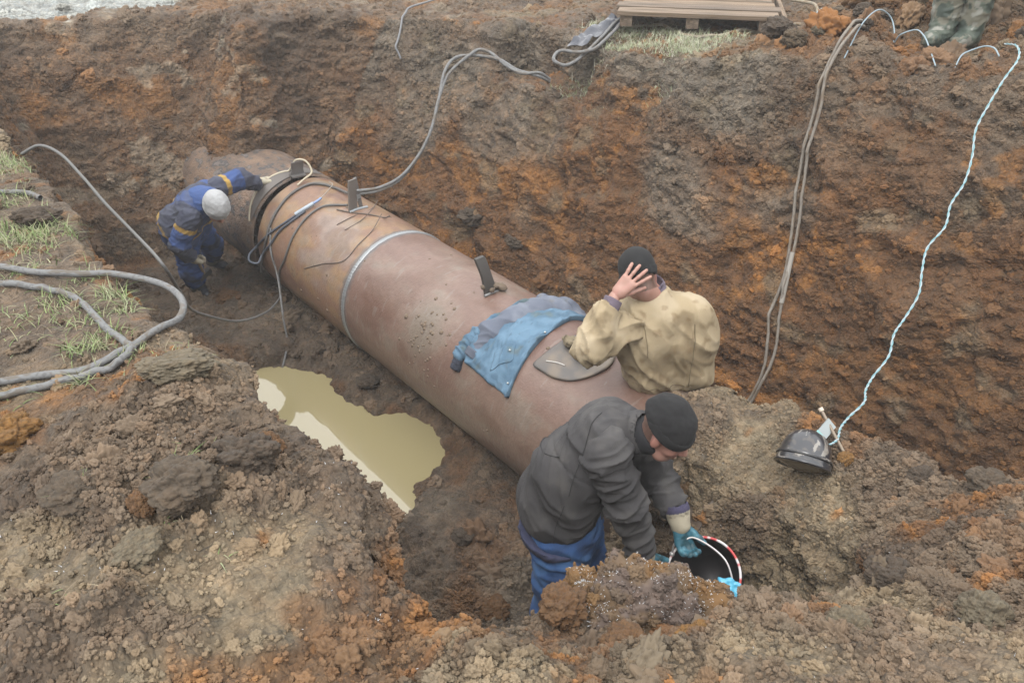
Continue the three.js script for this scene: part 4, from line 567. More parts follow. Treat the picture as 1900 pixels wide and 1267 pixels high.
function weldVerts(g) { const P = g.attributes.position.array, m = new Map(), p = [], ix = []; for (let v = 0; v < P.length; v += 3) { const k = Math.round(P[v] * 1e4) + ',' + Math.round(P[v + 1] * 1e4) + ',' + Math.round(P[v + 2] * 1e4); let i = m.get(k); if (i === undefined) { i = p.length / 3; m.set(k, i); p.push(P[v], P[v + 1], P[v + 2]); } ix.push(i); } const r = new THREE.BufferGeometry(); r.setAttribute('position', new THREE.Float32BufferAttribute(p, 3)); r.setIndex(ix); return r; }
const clodMats = [[.125, .09, .056], [.10, .073, .048], [.145, .073, .028], [.165, .132, .085], [.08, .057, .038], [.23, .115, .03]].map(([r, g, b]) => new THREE.MeshStandardMaterial({ color: rgb(r * .95, g * .95, b * .95), map: soilGrain, roughness: .97 }));
function clod(label, x, z, r, mat, sq = 1, sink = .45, y) { const gy = y === undefined ? groundAt(x, z) : y; const o = new THREE.Mesh(clodGeos[Math.floor(rnd() * 6)], clodMats[mat]); o.name = numbered('soil_clod'); o.position.set(x, gy + r * sq * (.8 - sink), z); o.rotation.set(rr(-.3, .3), rr(0, 6.28), rr(-.3, .3)); o.scale.set(r, r * sq, r * rr(.8, 1.1)); tag(o, label, 'clod', 'clods of soil on the banks'); return o; }
const clodSkin = { pos: [], N: [], col: [] };
// the large frosted clod on the near lip, and smaller ones around
{
  const c = V(.385, -.60, -1.66), pr = [ell(V(0, .03, 0), [.2, .13, .14], null, .05), ell(V(-.13, -.02, .01), [.1, .1, .1], null, .05), ell(V(.13, -.02, .02), [.12, .13, .12], null, .05), ell(V(.02, .1, 0), [.1, .06, .08], null, .04), ell(V(0, -.14, .06), [.22, .12, .14], null, .06)];
  const rel = (x, y, z) => { const a = worley(x * 13, y * 13, z * 13), b = worley(x * 28 + 4, y * 28, z * 28), d = worley(x * 60, y * 60 + 3, z * 60); return .05 * fbm(x * 5, y * 5, z * 5, 2) + .05 * (Math.max(0, 1 - a * 1.9) - .35) + .028 * Math.max(0, 1 - b * 1.8) + .012 * Math.max(0, 1 - d * 1.7); };
  const g = sdfMesh(pr, .0075, { pad: .06, disp: rel, color: (x, y, z) => { const n = fbm(x * 7, y * 7, z * 7, 3), m = fbm(x * 30, y * 30, z * 30, 2), o = [.13, .085, .048]; mixc(o, [.165, .09, .034], sstep(0, .35, n)); mixc(o, [.11, .08, .065], sstep(.05, .4, -n + .3 * m)); return o; } });
  const A = g.attributes.position.array, N = g.attributes.normal.array, CC = g.attributes.color.array, o = new THREE.Group(); for (let v = 0; v < A.length; v += 3) { const q = toS(V(A[v] + c.x, A[v + 1] + c.y, A[v + 2] + c.z)), n = toS(V(N[v] + FX, N[v + 1], N[v + 2] + FZ)); if (N[v + 1] > -.5) { clodSkin.pos.push(...q); clodSkin.N.push(...n); clodSkin.col.push(CC[v], CC[v + 1], CC[v + 2]); } }; o.name = numbered('frosted_clod'); o.position.copy(c); part(o, 'soil_lump', g, new THREE.MeshStandardMaterial({ vertexColors: true, roughness: .97 }));
  tag(o, 'large crumbly clod tipped with white frost in front of stooping person', 'clod', 'clods of soil on the banks');
  // frost needles on its upper side, and on the soil near it
  const needle = new THREE.ConeGeometry(.001, .008, 4).translate(0, .004, 0), list = []; for (let i = 0; i < 60000 && list.length < 3600; i++) { const v = Math.floor(rnd() * A.length / 3) * 3; if (rnd() < (.06 + sstep(.0, .6, fbm(A[v] * 9, A[v + 1] * 9, A[v + 2] * 9, 3))) * sstep(-.3, .5, N[v + 1])) list.push([A[v] + c.x, A[v + 1] + c.y, A[v + 2] + c.z, N[v], N[v + 1], N[v + 2]]); }
  const P = nearSoil.pos, M0 = nearSoil.N; for (let i = 0; i < 900000 && list.length < 5600; i++) { const v = Math.floor(rnd() * P.length / 3) * 3, s = P[v], y = P[v + 1], l = P[v + 2]; if (s > 2.1 || s < -.2 || l < -3.2 || l > 0) continue; if (rnd() < (.02 + .5 * sstep(.2, .7, fbm(s * 5, y * 5, l * 5, 3))) * sstep(.2, .8, M0[v + 1])) { const w = toW(s, y, l), n = toW(M0[v], 0, M0[v + 2]).sub(toW(0, 0, 0)); list.push([w.x, w.y, w.z, n.x, M0[v + 1], n.z]); } }
  const im = new THREE.InstancedMesh(needle, std(.6, .61, .63, .7), list.length), q = new THREE.Quaternion(), M = new THREE.Matrix4(); im.name = 'frost'; list.forEach(([x, y, z, nx, ny, nz], k) => { q.setFromUnitVectors(V(0, 1, 0), V(nx + rr(-.7, .7), ny + rr(-.7, .7), nz + rr(-.7, .7)).normalize()); const r = rr(.5, 1.3); M.compose(V(x, y, z), q, V(1.2, r, 1.2)); im.setMatrixAt(k, M); }); tag(im, 'white frost needles on the soil', 'frost', null, 'stuff');
}
for (const a of [
  ['rounded orange clay clod on the left bank near the thick cables', -1.42, -1.81, .085, 5], ['frosty grey clod with a grass wisp beside trodden sand, left bank', -1.051, -1.48, .065, 1, .8], ['dark clod under the wisp of pale grass, left bank', -.80, -1.50, .09, 1, .8], ['dark rounded clod on the left bank between grass wisp and pool edge', -.69, -1.63, .095, 4, .8],
  ['low grey clod on the left bank in front of the trodden sand', -.85, -1.33, .06, 3, .7], ['red brown clod tucked beside grass wisp, left bank', -.88, -1.45, .04, 2], ['flat grey slab of soil near the cables on left bank', -.98, -2.0, .1, 3, .5], ['crumbly dark clod on the spur overlooking the pool', -.6, -1.92, .1, 4, .85], ['brown clod at the tip of the spur above the pool', -.5, -1.82, .075, 0], ['small rusty clod near the spur tip above the pool', -.66, -1.74, .045, 2],
  ['large dark clod half sunk in the gully right of the bucket', 1.187, -1.80, .085, 4, .8], ['dark frosted clod on the slope right of the large frosted clod', .86, -1.58, .065, 1], ['grey clod at the bottom of the near slope', .81, -1.31, .055, 3], ['orange clod at the foot of the large frosted clod', .60, -1.41, .055, 5], ['root matted grey clod high on the right slope', 1.237, -1.46, .08, 3, .9], ['brown clod beside the gully below the lamp', 1.33, -2.06, .07, 0], ['orange clod below the large frosted clod', .47, -1.34, .06, 5, .8], ['rusty clod at the left foot of the large frosted clod', .29, -1.34, .075, 2, .8], ['rusty soil lump on the near lip beside blue jeans', .03, -1.5, .1, 2, .7], ['small rusty lump between the near lip and frosted clod', .14, -1.57, .08, 2, .8],
  ['orange stone beside the black lamp', 1.47, -2.8, .035, 5], ['dark clod on the berm crest near lamp', 1.72, -2.62, .06, 4], ['grey clod on the berm crest at the right', 1.86, -2.42, .08, 1, .8],
  ['rusty lump on the trench floor beside blue jeans', -.1, -2.96, .085, 2, .7], ['dark clod on the trench floor near the pool', -.285, -3.47, .07, 4, .7], ['black lump beside the pipe at the pool edge', -1.1, -5.12, .09, 4, .6], ['orange lump of clay on the floor by the dark rubber boot', -2.5, -6.35, .1, 2, .6], ['broken black lump behind the pipe by the curved lug', -.34, -7.0, .16, 4, .7], ['dark slab behind the pipe below the broken black lump', .05, -6.6, .12, 4, .6],
  ['brown turf lump at the bank edge by thick cable loop', -1.5, -2.95, .08, 0, .7], ['dark turf lump on the grassy left bank', -2.06, -3.3, .1, 4, .6], ['split grey clod on the left lip near the cable loop', -1.26, -2.5, .06, 3, .8],
]) clod(...a);
for (let i = 0; i < 32; i++) { const ps = rr(1.1, 3.5), pl = rr(2.12, 3.4), w = toW(ps, 0, pl); if (Math.hypot(ps - 2.42, (pl - 2.6) * .7) < .45) continue; clod('dark clod of loose soil in the spoil heap above the far wall', w.x, w.z, rr(.05, .12), Math.floor(rr(0, 5)), rr(.7, 1)).userData.group = 'clods in the spoil heap'; }

// ---------------------------------------------------------------- people
const basis = (fwd, up) => { const z = fwd.clone().normalize(), x = up.clone().cross(z).normalize(), y = z.clone().cross(x); return new THREE.Quaternion().setFromRotationMatrix(new THREE.Matrix4().makeBasis(x, y, z)); };
const mid = (a, b, t = .5) => a.clone().lerp(b, t);
const UPV = V(0, 1, 0);
// creases of cloth: sharp across the axis, long along it
const fabricFolds = (amp, f, sd = 0, axis = UPV) => { const h = axis.clone().normalize(); return (x, y, z) => { const t = x * h.x + y * h.y + z * h.z, u = x - h.x * t, v = y - h.y * t, w = z - h.z * t, q = .07 * noise(x * 4 + sd, y * 4, z * 4), c = (n) => { const r = 1 - Math.min(1, Math.abs(n) * 2.4); return r * r; };
  const a = c(noise(u * f * .7 + sd, v * f * .7 + (t + q) * f * 2.1, w * f * .7)), b = c(noise(u * f * 1.3 + 5, v * f * 1.3 + sd, w * f * 1.3 + (t - q) * f * 4.2)); return amp * (1.0 * a + .45 * b - .45 + .5 * noise(x * f * .8, y * f * .8, z * f * .8 + sd)); }; };
function headPrims(c, q) { const L = (x, y, z) => V(x, y, z).applyQuaternion(q).add(c); const E = (x, y, z, r, k = .02) => ell(L(x, y, z), r, q, k);
  return [E(0, .03, -.012, [.077, .092, .097]), E(0, -.03, .028, [.061, .085, .062], .03), cap(L(-.03, -.085, .032), L(.03, -.085, .032), .03, .03, .03), E(0, -.103, .055, [.022, .018, .02], .02), cap(L(0, .012, .086), L(0, -.03, .104), .0095, .0145, .012), E(.012, -.036, .093, [.009, .008, .01], .008), E(-.012, -.036, .093, [.009, .008, .01], .008), cap(L(-.036, .021, .074), L(.036, .021, .074), .0125, .0125, .014), E(.042, -.025, .055, [.024, .022, .024], .02), E(-.042, -.025, .055, [.024, .022, .024], .02),
    cut(E(.031, .0, .094, [.017, .012, .013], .01)), cut(E(-.031, .0, .094, [.017, .012, .013], .01)), E(.031, -.001, .076, [.013, .0125, .0125], .006), E(-.031, -.001, .076, [.013, .0125, .0125], .006), cap(L(-.019, -.057, .083), L(.019, -.057, .083), .0065, .0065, .008), cap(L(-.016, -.068, .08), L(.016, -.068, .08), .0075, .0075, .006), E(.079, -.004, -.008, [.011, .033, .02], .01), E(-.079, -.004, -.008, [.011, .033, .02], .01)]; }
const skinColor = (c, q, base = [.36, .2, .155], hair = [.05, .035, .025]) => { const qi = q.clone().invert(); return (x, y, z) => { const p = V(x - c.x, y - c.y, z - c.z).applyQuaternion(qi), o = [...base]; if (p.length() > .2) return o; const n = fbm(x * 30, y * 30, z * 30, 2); mixc(o, [.39, .165, .13], clamp(.25 * n + .3 * sstep(.05, .02, Math.hypot(Math.abs(p.x) - .042, p.y + .025)) , 0, .5)); if (p.z > .06 && Math.abs(p.y + .062) < .013 && Math.abs(p.x) < .024) mixc(o, [.3, .1, .09], .7); if (p.z > .05 && Math.abs(p.y - .021) < .007 && Math.abs(Math.abs(p.x) - .031) < .02) mixc(o, hair, .75); if (p.z > .06 && Math.abs(p.y + .004) < .004 && Math.abs(Math.abs(p.x) - .031) < .012) mixc(o, [.06, .04, .035], .8); if (p.z < -.02 && p.y > -.07 && p.y < .05) mixc(o, hair, .7 + .3 * n); if (p.y > .04) mixc(o, hair, .9); if (Math.abs(p.x) > .072 && p.z > -.035) mixc(o, [.4, .17, .135], .5); return o; }; };
function hatGeo(c, q, r, low, back, sd, fold) { const L = (x, y, z) => V(x, y, z).applyQuaternion(q).add(c); const n = V(0, -1, back).applyQuaternion(q);
  return [sdfMesh([ell(L(0, .042, -.012), r, q), ell(L(0, .075, -.03), [r[0] * .86, r[1] * .86, r[2] * .86], q, .03), half(L(0, low, 0), n, .004)], .006, { disp: fold }), sdfMesh([ell(L(0, .042, -.012), r.map((v) => v + .006), q), half(L(0, low - .004, 0), n, .006), half(L(0, low + .042, 0), n.clone().negate(), .006)], .006, { disp: (x, y, z) => .002 * noise(x * 60 + sd, y * 60, z * 60) })]; }
function handPrims(w, dir, back, thumb, curl, o = {}) { // w wrist, dir towards the fingers, back out of the back of the hand, thumb +1 / -1 the side it leaves
  const k = o.scale || 1; const y = dir.clone().normalize(), z = back.clone().sub(y.clone().multiplyScalar(back.dot(y))).normalize(), x = y.clone().cross(z).multiplyScalar(thumb), g = o.fat || 0, P = (a, b, c) => w.clone().addScaledVector(x, a * k).addScaledVector(y, b * k).addScaledVector(z, c * k), out = [];
  out.push(cap(P(0, -.02, 0), P(0, .03, 0), .025 + g, .026 + g, .02)); for (const a of [-.028, -.01, .01, .026]) out.push(cap(P(a * .6, .025, 0), P(a, .088, .002), .017 + g, .013 + g, .016));
  [[.029, .07], [.010, .078], [-.010, .073], [-.029, .058]].forEach(([a, len], i) => { let p = P(a, .09, .001), ang = (o.spreadCurl ? o.spreadCurl[i] : curl) * .6; const sp = (o.spread || .06) * (a / .029); for (const f of [.46, .31, .25]) { const d = y.clone().multiplyScalar(Math.cos(ang)).addScaledVector(z, -Math.sin(ang)).addScaledVector(x, sp), e = p.clone().addScaledVector(d, len * f * k); out.push(cap(p, e, .0096 + g - (1 - f) * .001, .0084 + g - (1 - f) * .001, .004)); p = e; ang += (o.spreadCurl ? o.spreadCurl[i] : curl); } });
  let p = P(.02, .02, -.004); const ta = o.thumbOut ?? .75; for (const [len, r] of [[.045, .0125], [.034, .0105], [.026, .009]]) { const d = x.clone().multiplyScalar(Math.sin(ta)).addScaledVector(y, Math.cos(ta)).addScaledVector(z, -.35), e = p.clone().addScaledVector(d.normalize(), len * k); out.push(cap(p, e, r + g, r * .92 + g, .008)); p = e; }
  return out; }
// a stitched seam: a thin ridge that follows the cloth
function seamGeo(prims, disp, pts, r = .0024) { const f = fieldOf(prims), c = new THREE.CatmullRomCurve3(pts), n = 40, out = [], e = .003; for (let i = 0; i <= n; i++) { const p = c.getPoint(i / n), g = V(0, 0, 0); for (let k = 0; k < 14; k++) { const d = f(p.x, p.y, p.z); g.set(f(p.x + e, p.y, p.z) - f(p.x - e, p.y, p.z), f(p.x, p.y + e, p.z) - f(p.x, p.y - e, p.z), f(p.x, p.y, p.z + e) - f(p.x, p.y, p.z - e)).normalize(); p.addScaledVector(g, -d * .8); } p.addScaledVector(g, disp(p.x, p.y, p.z) + .0005); out.push(p); } return cableGeo(out, r, 80, 6); }
function putHat(F, geos, mat, lab) { const h = F.put('knit_hat', geos[0], mat, lab), b = F.put('turned_brim', geos[1], mat); h.add(b); return h; }
function figure(label, base, name = 'person') { const o = thing(name, label, 'person', null, base.toArray()); o.userData.add = undefined; delete o.userData.add; return { o, put: (n, geo, mat, lab) => part(o, n, shift(geo, -base.x, -base.y, -base.z), mat, lab) }; }
const clothMat = () => paintMat(.93, { bumpMap: weave, bumpScale: .0012 });
const skinMat = paintMat(.55), joinGeo = (l) => mergeGeometries(l.map((g) => { const h = g.clone(); return h; }));
const flat = (c) => () => c;

{ // ---- man in the charcoal jacket, stooping over the bucket
  const F = figure('person in a charcoal jacket, blue jeans and black knit hat, stooping over a bucket', V(.27, -2.1, -2.68));
  const pel = V(.245, -1.17, -2.66), low = V(.226, -1.04, -2.694), md = V(.285, -.833, -2.692), up = V(.385, -.66, -2.68), nk = V(.476, -.635, -2.66), shR = V(.374, -.61, -2.5), elR = V(.46, -.862, -2.487), wrR = V(.555, -1.14, -2.5), shL = V(.52, -.745, -2.82), elL = V(.66, -.985, -2.775), wrL = V(.718, -1.05, -2.61), head = V(.61, -.555, -2.56), kR = V(.2, -1.6, -2.56), kL = V(.36, -1.62, -2.78), fR = V(.17, -2.04, -2.6), fL = V(.33, -2.04, -2.86);
  const hq = basis(V(.74, -.4, .5), V(.32, .88, .24));
  const body = [sdfMesh([cap(pel, md, .1, .1), cap(md, up, .1, .09, .05), cap(up, nk, .07, .055), cap(shR, elR, .05, .042), cap(elR, wrR, .042, .03), cap(shL, elL, .05, .042), cap(elL, wrL, .042, .03), cap(up, shR, .06, .05), cap(up, shL, .06, .05), cap(pel, kR, .09, .06), cap(kR, fR, .055, .04), cap(pel, kL, .09, .06), cap(kL, fL, .055, .04), cap(nk, head, .06, .055)], .014, { color: flat([.36, .2, .155]) }), sdfMesh([...headPrims(head, hq), cap(V(0, -.05, -.03).applyQuaternion(hq).add(head), nk, .055, .06, .03)], .0045, { color: skinColor(head, hq) })];
  F.put('body', joinGeo(body), skinMat);
  const across = shL.clone().sub(shR).normalize(), sd = (v, k) => v.clone().addScaledVector(across, k);
  const jk = [cap(sd(low, -.07), sd(md, -.09), .165, .155, .05), cap(sd(low, .07), sd(md, .09), .165, .155, .05), cap(sd(md, -.08), sd(up, -.10), .155, .125, .06), cap(sd(md, .08), sd(up, .10), .155, .13, .06), ell(V(.17, -1.0, -2.68), [.15, .17, .17], null, .06), cap(up, nk, .13, .085, .06), cap(shR, elR, .095, .078, .05), cap(elR, wrR, .078, .062, .03), cap(shL, elL, .09, .075, .045), cap(elL, wrL, .073, .06, .03), half(wrL.clone().addScaledVector(wrL.clone().sub(elL), -.02), wrL.clone().sub(elL), .006)];
  const hemN = V(-.12, -1, .05); jk.push(half(V(.22, -1.2, -2.66), hemN, .01)); jk.pop();
  const torso = jk.slice(0, 6).concat([half(V(.2, -1.17, -2.66), V(-.25, -1, .0), .012)]), armR = [cap(shR, elR, .098, .08, .05), cap(elR, wrR, .08, .062, .03), half(wrR, wrR.clone().sub(elR), .006)], armL = [cap(shL, elL, .09, .075, .045), cap(elL, wrL, .073, .06, .03), half(wrL.clone().lerp(elL, .12), wrL.clone().sub(elL), .006)];
  const jc = (x, y, z) => { const n = fbm(x * 7, y * 7, z * 7, 3), m = fbm(x * 26, y * 26, z * 26, 2), o = [.043, .041, .043]; mixc(o, [.062, .059, .059], sstep(-.1, .5, n + .2 * m)); mixc(o, [.095, .088, .08], sstep(.3, .65, m * .6 + .5 * n) * .35); mixc(o, [.03, .029, .031], sstep(.1, .5, -n + .3 * m) * .6); return o; };
  const f1 = fabricFolds(.018, 4.5, 3, V(.7, .5, .5)), seam = (x, y, z) => { const t = V(x, y, z).sub(md).dot(up.clone().sub(md).normalize()); return -.006 * Math.exp(-(((t - .1) / .007) ** 2)); };
  F.put('jacket', joinGeo([sdfMesh(torso, .007, { disp: (x, y, z) => f1(x, y, z) + seam(x, y, z), color: jc }), sdfMesh(armR, .0075, { disp: fabricFolds(.019, 6, 7, wrR.clone().sub(shR)), color: jc }), sdfMesh(armL, .0075, { disp: fabricFolds(.017, 6, 5, wrL.clone().sub(shL)), color: jc })]), clothMat(), 'worn charcoal jacket');
  { const dm = std(.022, .021, .022, .95), dA = fabricFolds(.019, 6, 7, wrR.clone().sub(shR)), J = F.o.children.at(-1), add = (g, n) => { const m = F.put(n, g, dm); J.add(m); };
    add(seamGeo(torso, f1, [V(.15, -.62, -2.5), V(.13, -.7, -2.62), V(.16, -.72, -2.75), V(.25, -.68, -2.9)]), 'yoke_seam'); add(seamGeo(torso, f1, [V(.36, -.45, -2.62), V(.28, -.5, -2.5), V(.24, -.65, -2.42), V(.22, -.8, -2.4)]), 'shoulder_seam'); add(seamGeo(torso, f1, [V(.2, -.85, -2.4), V(.17, -1.0, -2.4), V(.17, -1.14, -2.42)]), 'side_seam');
    add(seamGeo(armR, dA, [V(.33, -.64, -2.38), V(.42, -.62, -2.36), V(.5, -.62, -2.42)]), 'sleeve_seam'); add(seamGeo(torso, f1, [V(.27, -1.06, -2.4), V(.33, -1.05, -2.42), V(.38, -1.02, -2.46)], .004), 'pocket_edge'); add(seamGeo(torso, f1, [V(.1, -1.13, -2.5), V(.2, -1.14, -2.4), V(.32, -1.12, -2.42)]), 'hem_stitch'); }
  const cN = head.clone().sub(nk).normalize(); const colr = sdfMesh([cap(nk.clone().addScaledVector(cN, -.04), nk.clone().addScaledVector(cN, .055), .098, .088, .02), cut(cap(nk.clone().addScaledVector(cN, .02), nk.clone().addScaledVector(cN, .2), .074, .08, .006))], .007, { disp: fabricFolds(.004, 12, 2), color: jc }); F.put('collar', colr, clothMat());
  F.put('turtleneck', sdfMesh([cap(nk.clone().addScaledVector(cN, .0), V(0, -.062, -.03).applyQuaternion(hq).add(head), .078, .076, .02), half(V(0, -.05, 0).applyQuaternion(hq).add(head), V(0, 1, .25).applyQuaternion(hq), .006)], .007, { color: flat([.012, .012, .015]) }), clothMat());
  const hat = hatGeo(head, hq, [.100, .098, .114], .034, -.3, 4, (x, y, z) => .006 * noise(x * 14, y * 22, z * 14) + .0025 * noise(x * 40, y * 60, z * 40)); const blackKnit = std(.007, .007, .008, .97); putHat(F, hat, blackKnit, 'black knit hat');
  const jn = (x, y, z) => { const n = fbm(x * 9, y * 9, z * 9, 3), o = [.028, .08, .22]; mixc(o, [.045, .12, .28], sstep(0, .4, n)); mixc(o, [.016, .045, .125], sstep(.05, .4, -n) * .7); return o; };
  F.put('jeans', sdfMesh([cap(V(.235, -1.12, -2.66), pel, .15, .155, .04), cap(sd(pel, -.075), kR, .13, .1, .05), cap(kR, fR, .1, .085, .04), cap(sd(pel, .075), kL, .13, .1, .05), cap(kL, fL, .1, .085, .04)], .011, { disp: fabricFolds(.015, 5, 12, V(.5, 1, .2)), color: jn }), clothMat(), 'bright blue jeans');
  F.put('shirt_tail', sdfMesh([cap(sd(V(.222, -1.13, -2.675), -.07), sd(V(.222, -1.13, -2.675), .07), .168, .168, .03), half(V(.2, -1.2, -2.66), V(-.25, -1, 0), .006), half(V(.2, -1.15, -2.66), V(.25, 1, 0), .006)], .009, { disp: fabricFolds(.006, 9, 2), color: flat([.035, .04, .085]) }), clothMat());
  for (const f of [fR, fL]) F.put('boot', sdfMesh([cap(f.clone().add(V(0, .12, 0)), f.clone().add(V(0, -.01, 0)), .07, .06), cap(f.clone().add(V(0, -.02, 0)), f.clone().add(V(.15, -.03, .03)), .05, .045, .04)], .012), std(.02, .02, .022, .5));
  // gloves: teal coated palms, cream cuffs
  const gq = (w, e, tgt, th, n) => { const d = tgt.clone().sub(w).normalize(), col = (x, y, z) => { const o = [.035, .14, .195], m = fbm(x * 22, y * 22, z * 22, 2); mixc(o, [.02, .07, .09], sstep(.05, .35, m)); mixc(o, [.12, .3, .36], sstep(.2, .5, -m) * .6); return o; }; const G = F.put('glove', sdfMesh(handPrims(w.clone().addScaledVector(d, .03), d, n, th, .62, { fat: .0045, thumbOut: .55 }), .0045, { disp: (x, y, z) => .0018 * noise(x * 80, y * 80, z * 80), color: col }), paintMat(.6), 'teal coated work glove'); G.add(F.put('glove_cuff', sdfMesh([cap(w.clone().addScaledVector(d, -.03), w.clone().addScaledVector(d, .04), .056, .044, .01), cut(cap(w.clone().addScaledVector(d, -.12), w.clone().addScaledVector(d, -.015), .047, .047, .004))], .005, { disp: (x, y, z) => .003 * noise(x * 25, y * 25, z * 25), color: (x, y, z) => (V(x, y, z).sub(w).dot(d) < -.022 ? [.05, .045, .09] : [.4, .36, .27]) }), paintMat(.9), 'cream canvas cuff')); };
  gq(wrL, elL, V(.748, -1.16, -2.545), 1, V(-.35, .1, -.8)); gq(wrR, elR, V(.62, -1.32, -2.52), -1, V(-.3, .2, .8));
}
{ // ---- man in the tan canvas jacket, sitting on the pipe with his back to us
  const F = figure('person in a tan canvas jacket sitting on the pipe, one hand on black cap', onPipeW(2.26, 8, 0));
  const pel = V(.85, -.985, -3.68), md = V(.81, -.80, -3.68), up = V(.775, -.67, -3.69), nk = V(.74, -.585, -3.72), shL = V(.626, -.66, -3.63), elL = V(.385, -.70, -3.42), wrL = V(.508, -.485, -3.55), shR = V(.945, -.68, -3.68), elR = V(1.03, -.93, -3.78), wrR = V(.98, -1.0, -3.98), head = V(.645, -.468, -3.715), kR = V(1.06, -1.10, -4.1), kL = V(.86, -1.10, -4.14), fR = V(1.13, -1.55, -4.2), fL = V(.93, -1.55, -4.26);
  const hq = basis(V(-.1, -.5, -.86), V(-.28, .82, -.5)), face = V(.63, -.1, -.77);
  F.put('body', joinGeo([sdfMesh([cap(pel, md, .09, .09), cap(md, up, .09, .08, .05), cap(up, nk, .06, .055), cap(shL, elL, .048, .04), cap(elL, wrL, .04, .03), cap(shR, elR, .048, .04), cap(elR, wrR, .04, .03), cap(pel, kR, .085, .06), cap(kR, fR, .055, .04), cap(pel, kL, .085, .06), cap(kL, fL, .055, .04)], .014, { color: flat([.36, .2, .155]) }), sdfMesh([...headPrims(head, hq), cap(V(0, -.06, -.03).applyQuaternion(hq).add(head), nk, .058, .066, .03)], .0045, { color: skinColor(head, hq) }),
    sdfMesh(handPrims(wrL, V(.14, .15, -.035), V(-.35, .3, .9), 1, .2, { spread: .28, thumbOut: .45, spreadCurl: [.06, .12, .17, .22], fat: .0006, scale: 1.17 }), .0035, { color: (x, y, z) => { const o = [.37, .205, .16]; mixc(o, [.4, .16, .135], clamp(.5 * noise(x * 40, y * 40, z * 40), 0, .5)); return o; } }), sdfMesh(handPrims(wrR, V(.3, -.1, -.8), V(.2, 1, 0), 1, .5), .005, { color: flat([.37, .205, .16]) })]), skinMat);
  const across = shR.clone().sub(shL).normalize(), sd = (v, k) => v.clone().addScaledVector(across, k);
  const jc = (x, y, z) => { const n = fbm(x * 5 + 4, y * 5, z * 5, 3), m = fbm(x * 18, y * 18, z * 18, 2), o = [.325, .258, .16]; mixc(o, [.39, .32, .215], sstep(0, .4, n)); mixc(o, [.175, .128, .07], sstep(.12, .5, -n + .5 * m) * .7); mixc(o, [.15, .09, .04], sstep(.36, .6, m) * .4); return o; };
  const tors = [cap(sd(pel, -.10), sd(md, -.12), .15, .145, .05), cap(sd(pel, .10), sd(md, .12), .155, .15, .05), cap(sd(md, -.11), sd(up, -.13), .145, .11, .06), cap(sd(md, .11), sd(up, .13), .15, .115, .06), cap(up, nk, .12, .085, .06), cap(shR, elR, .09, .08, .06), cap(elR, wrR, .08, .065, .03), half(V(.83, -1.085, -3.63), V(.05, -1, .12), .012), cut(cap(nk.clone().add(V(-.01, .0, .0)), nk.clone().add(V(-.06, .2, -.02)), .068, .085, .012))];
  const ff = fabricFolds(.019, 3.6, 21, V(.75, .35, .2)), seam = (x, y, z) => { const t = V(x, y, z).sub(md).dot(across); return -.004 * Math.exp(-(((t - .09) / .005) ** 2)); };
  F.put('jacket', joinGeo([sdfMesh(tors, .0085, { disp: (x, y, z) => ff(x, y, z) + seam(x, y, z), color: jc }), sdfMesh([cap(shL, elL, .098, .085, .05), cap(elL, wrL, .088, .062, .02), half(wrL.clone().lerp(elL, .18), wrL.clone().sub(elL), .006)], .0075, { disp: fabricFolds(.024, 5.5, 31, V(.6, .3, .6)), color: jc })]), clothMat(), 'loose tan canvas jacket');
  { const dm = std(.15, .115, .065, .95), J = F.o.children.at(-1), add = (g, n) => { const m = F.put(n, g, dm); J.add(m); };
    add(seamGeo(tors, ff, [V(.94, -.62, -3.45), V(.935, -.8, -3.42), V(.93, -1.05, -3.42)]), 'back_seam'); add(seamGeo(tors, ff, [V(.66, -.62, -3.47), V(.68, -.72, -3.46), V(.69, -.82, -3.46)]), 'armhole_seam'); add(seamGeo(tors, ff, [V(.66, -1.05, -3.45), V(.8, -1.06, -3.42), V(.95, -1.06, -3.42)]), 'hem_stitch'); }
  F.put('shirt_cuff', sdfMesh([cap(elL.clone().lerp(wrL, .7), elL.clone().lerp(wrL, .93), .05, .046, .01), half(elL.clone().lerp(wrL, .95), wrL.clone().sub(elL), .004)], .006, { color: flat([.12, .095, .125]), disp: fabricFolds(.003, 20, 1) }), clothMat());
  F.put('shirt_collar', sdfMesh([cap(nk.clone().add(V(.0, -.03, .0)), nk.clone().add(V(-.03, .06, -.01)), .086, .076, .02), cut(cap(nk.clone().add(V(-.02, .035, 0)), nk.clone().add(V(-.06, .2, -.02)), .062, .07, .004))], .006, { disp: fabricFolds(.004, 14, 8), color: flat([.13, .105, .14]) }), clothMat(), 'mauve shirt collar');
  const hat = hatGeo(head, hq, [.094, .098, .11], -.005, -.16, 9, (x, y, z) => .003 * noise(x * 16, y * 16, z * 16)); putHat(F, hat, std(.0085, .009, .01, .96), 'black knit cap');
  F.put('trousers', sdfMesh([cap(pel, kR, .1, .095, .05), cap(kR, fR, .09, .08), cap(pel, kL, .1, .095, .05), cap(kL, fL, .09, .08)], .013, { disp: fabricFolds(.009, 8, 2), color: flat([.03, .035, .05]) }), clothMat());
  for (const f of [fR, fL]) F.put('boot', sdfMesh([cap(f.clone().add(V(0, .1, 0)), f, .07, .055), cap(f.clone().add(V(0, -.02, 0)), f.clone().add(V(.1, -.04, -.1)), .05, .045, .04)], .012), std(.02, .02, .02, .5));
}
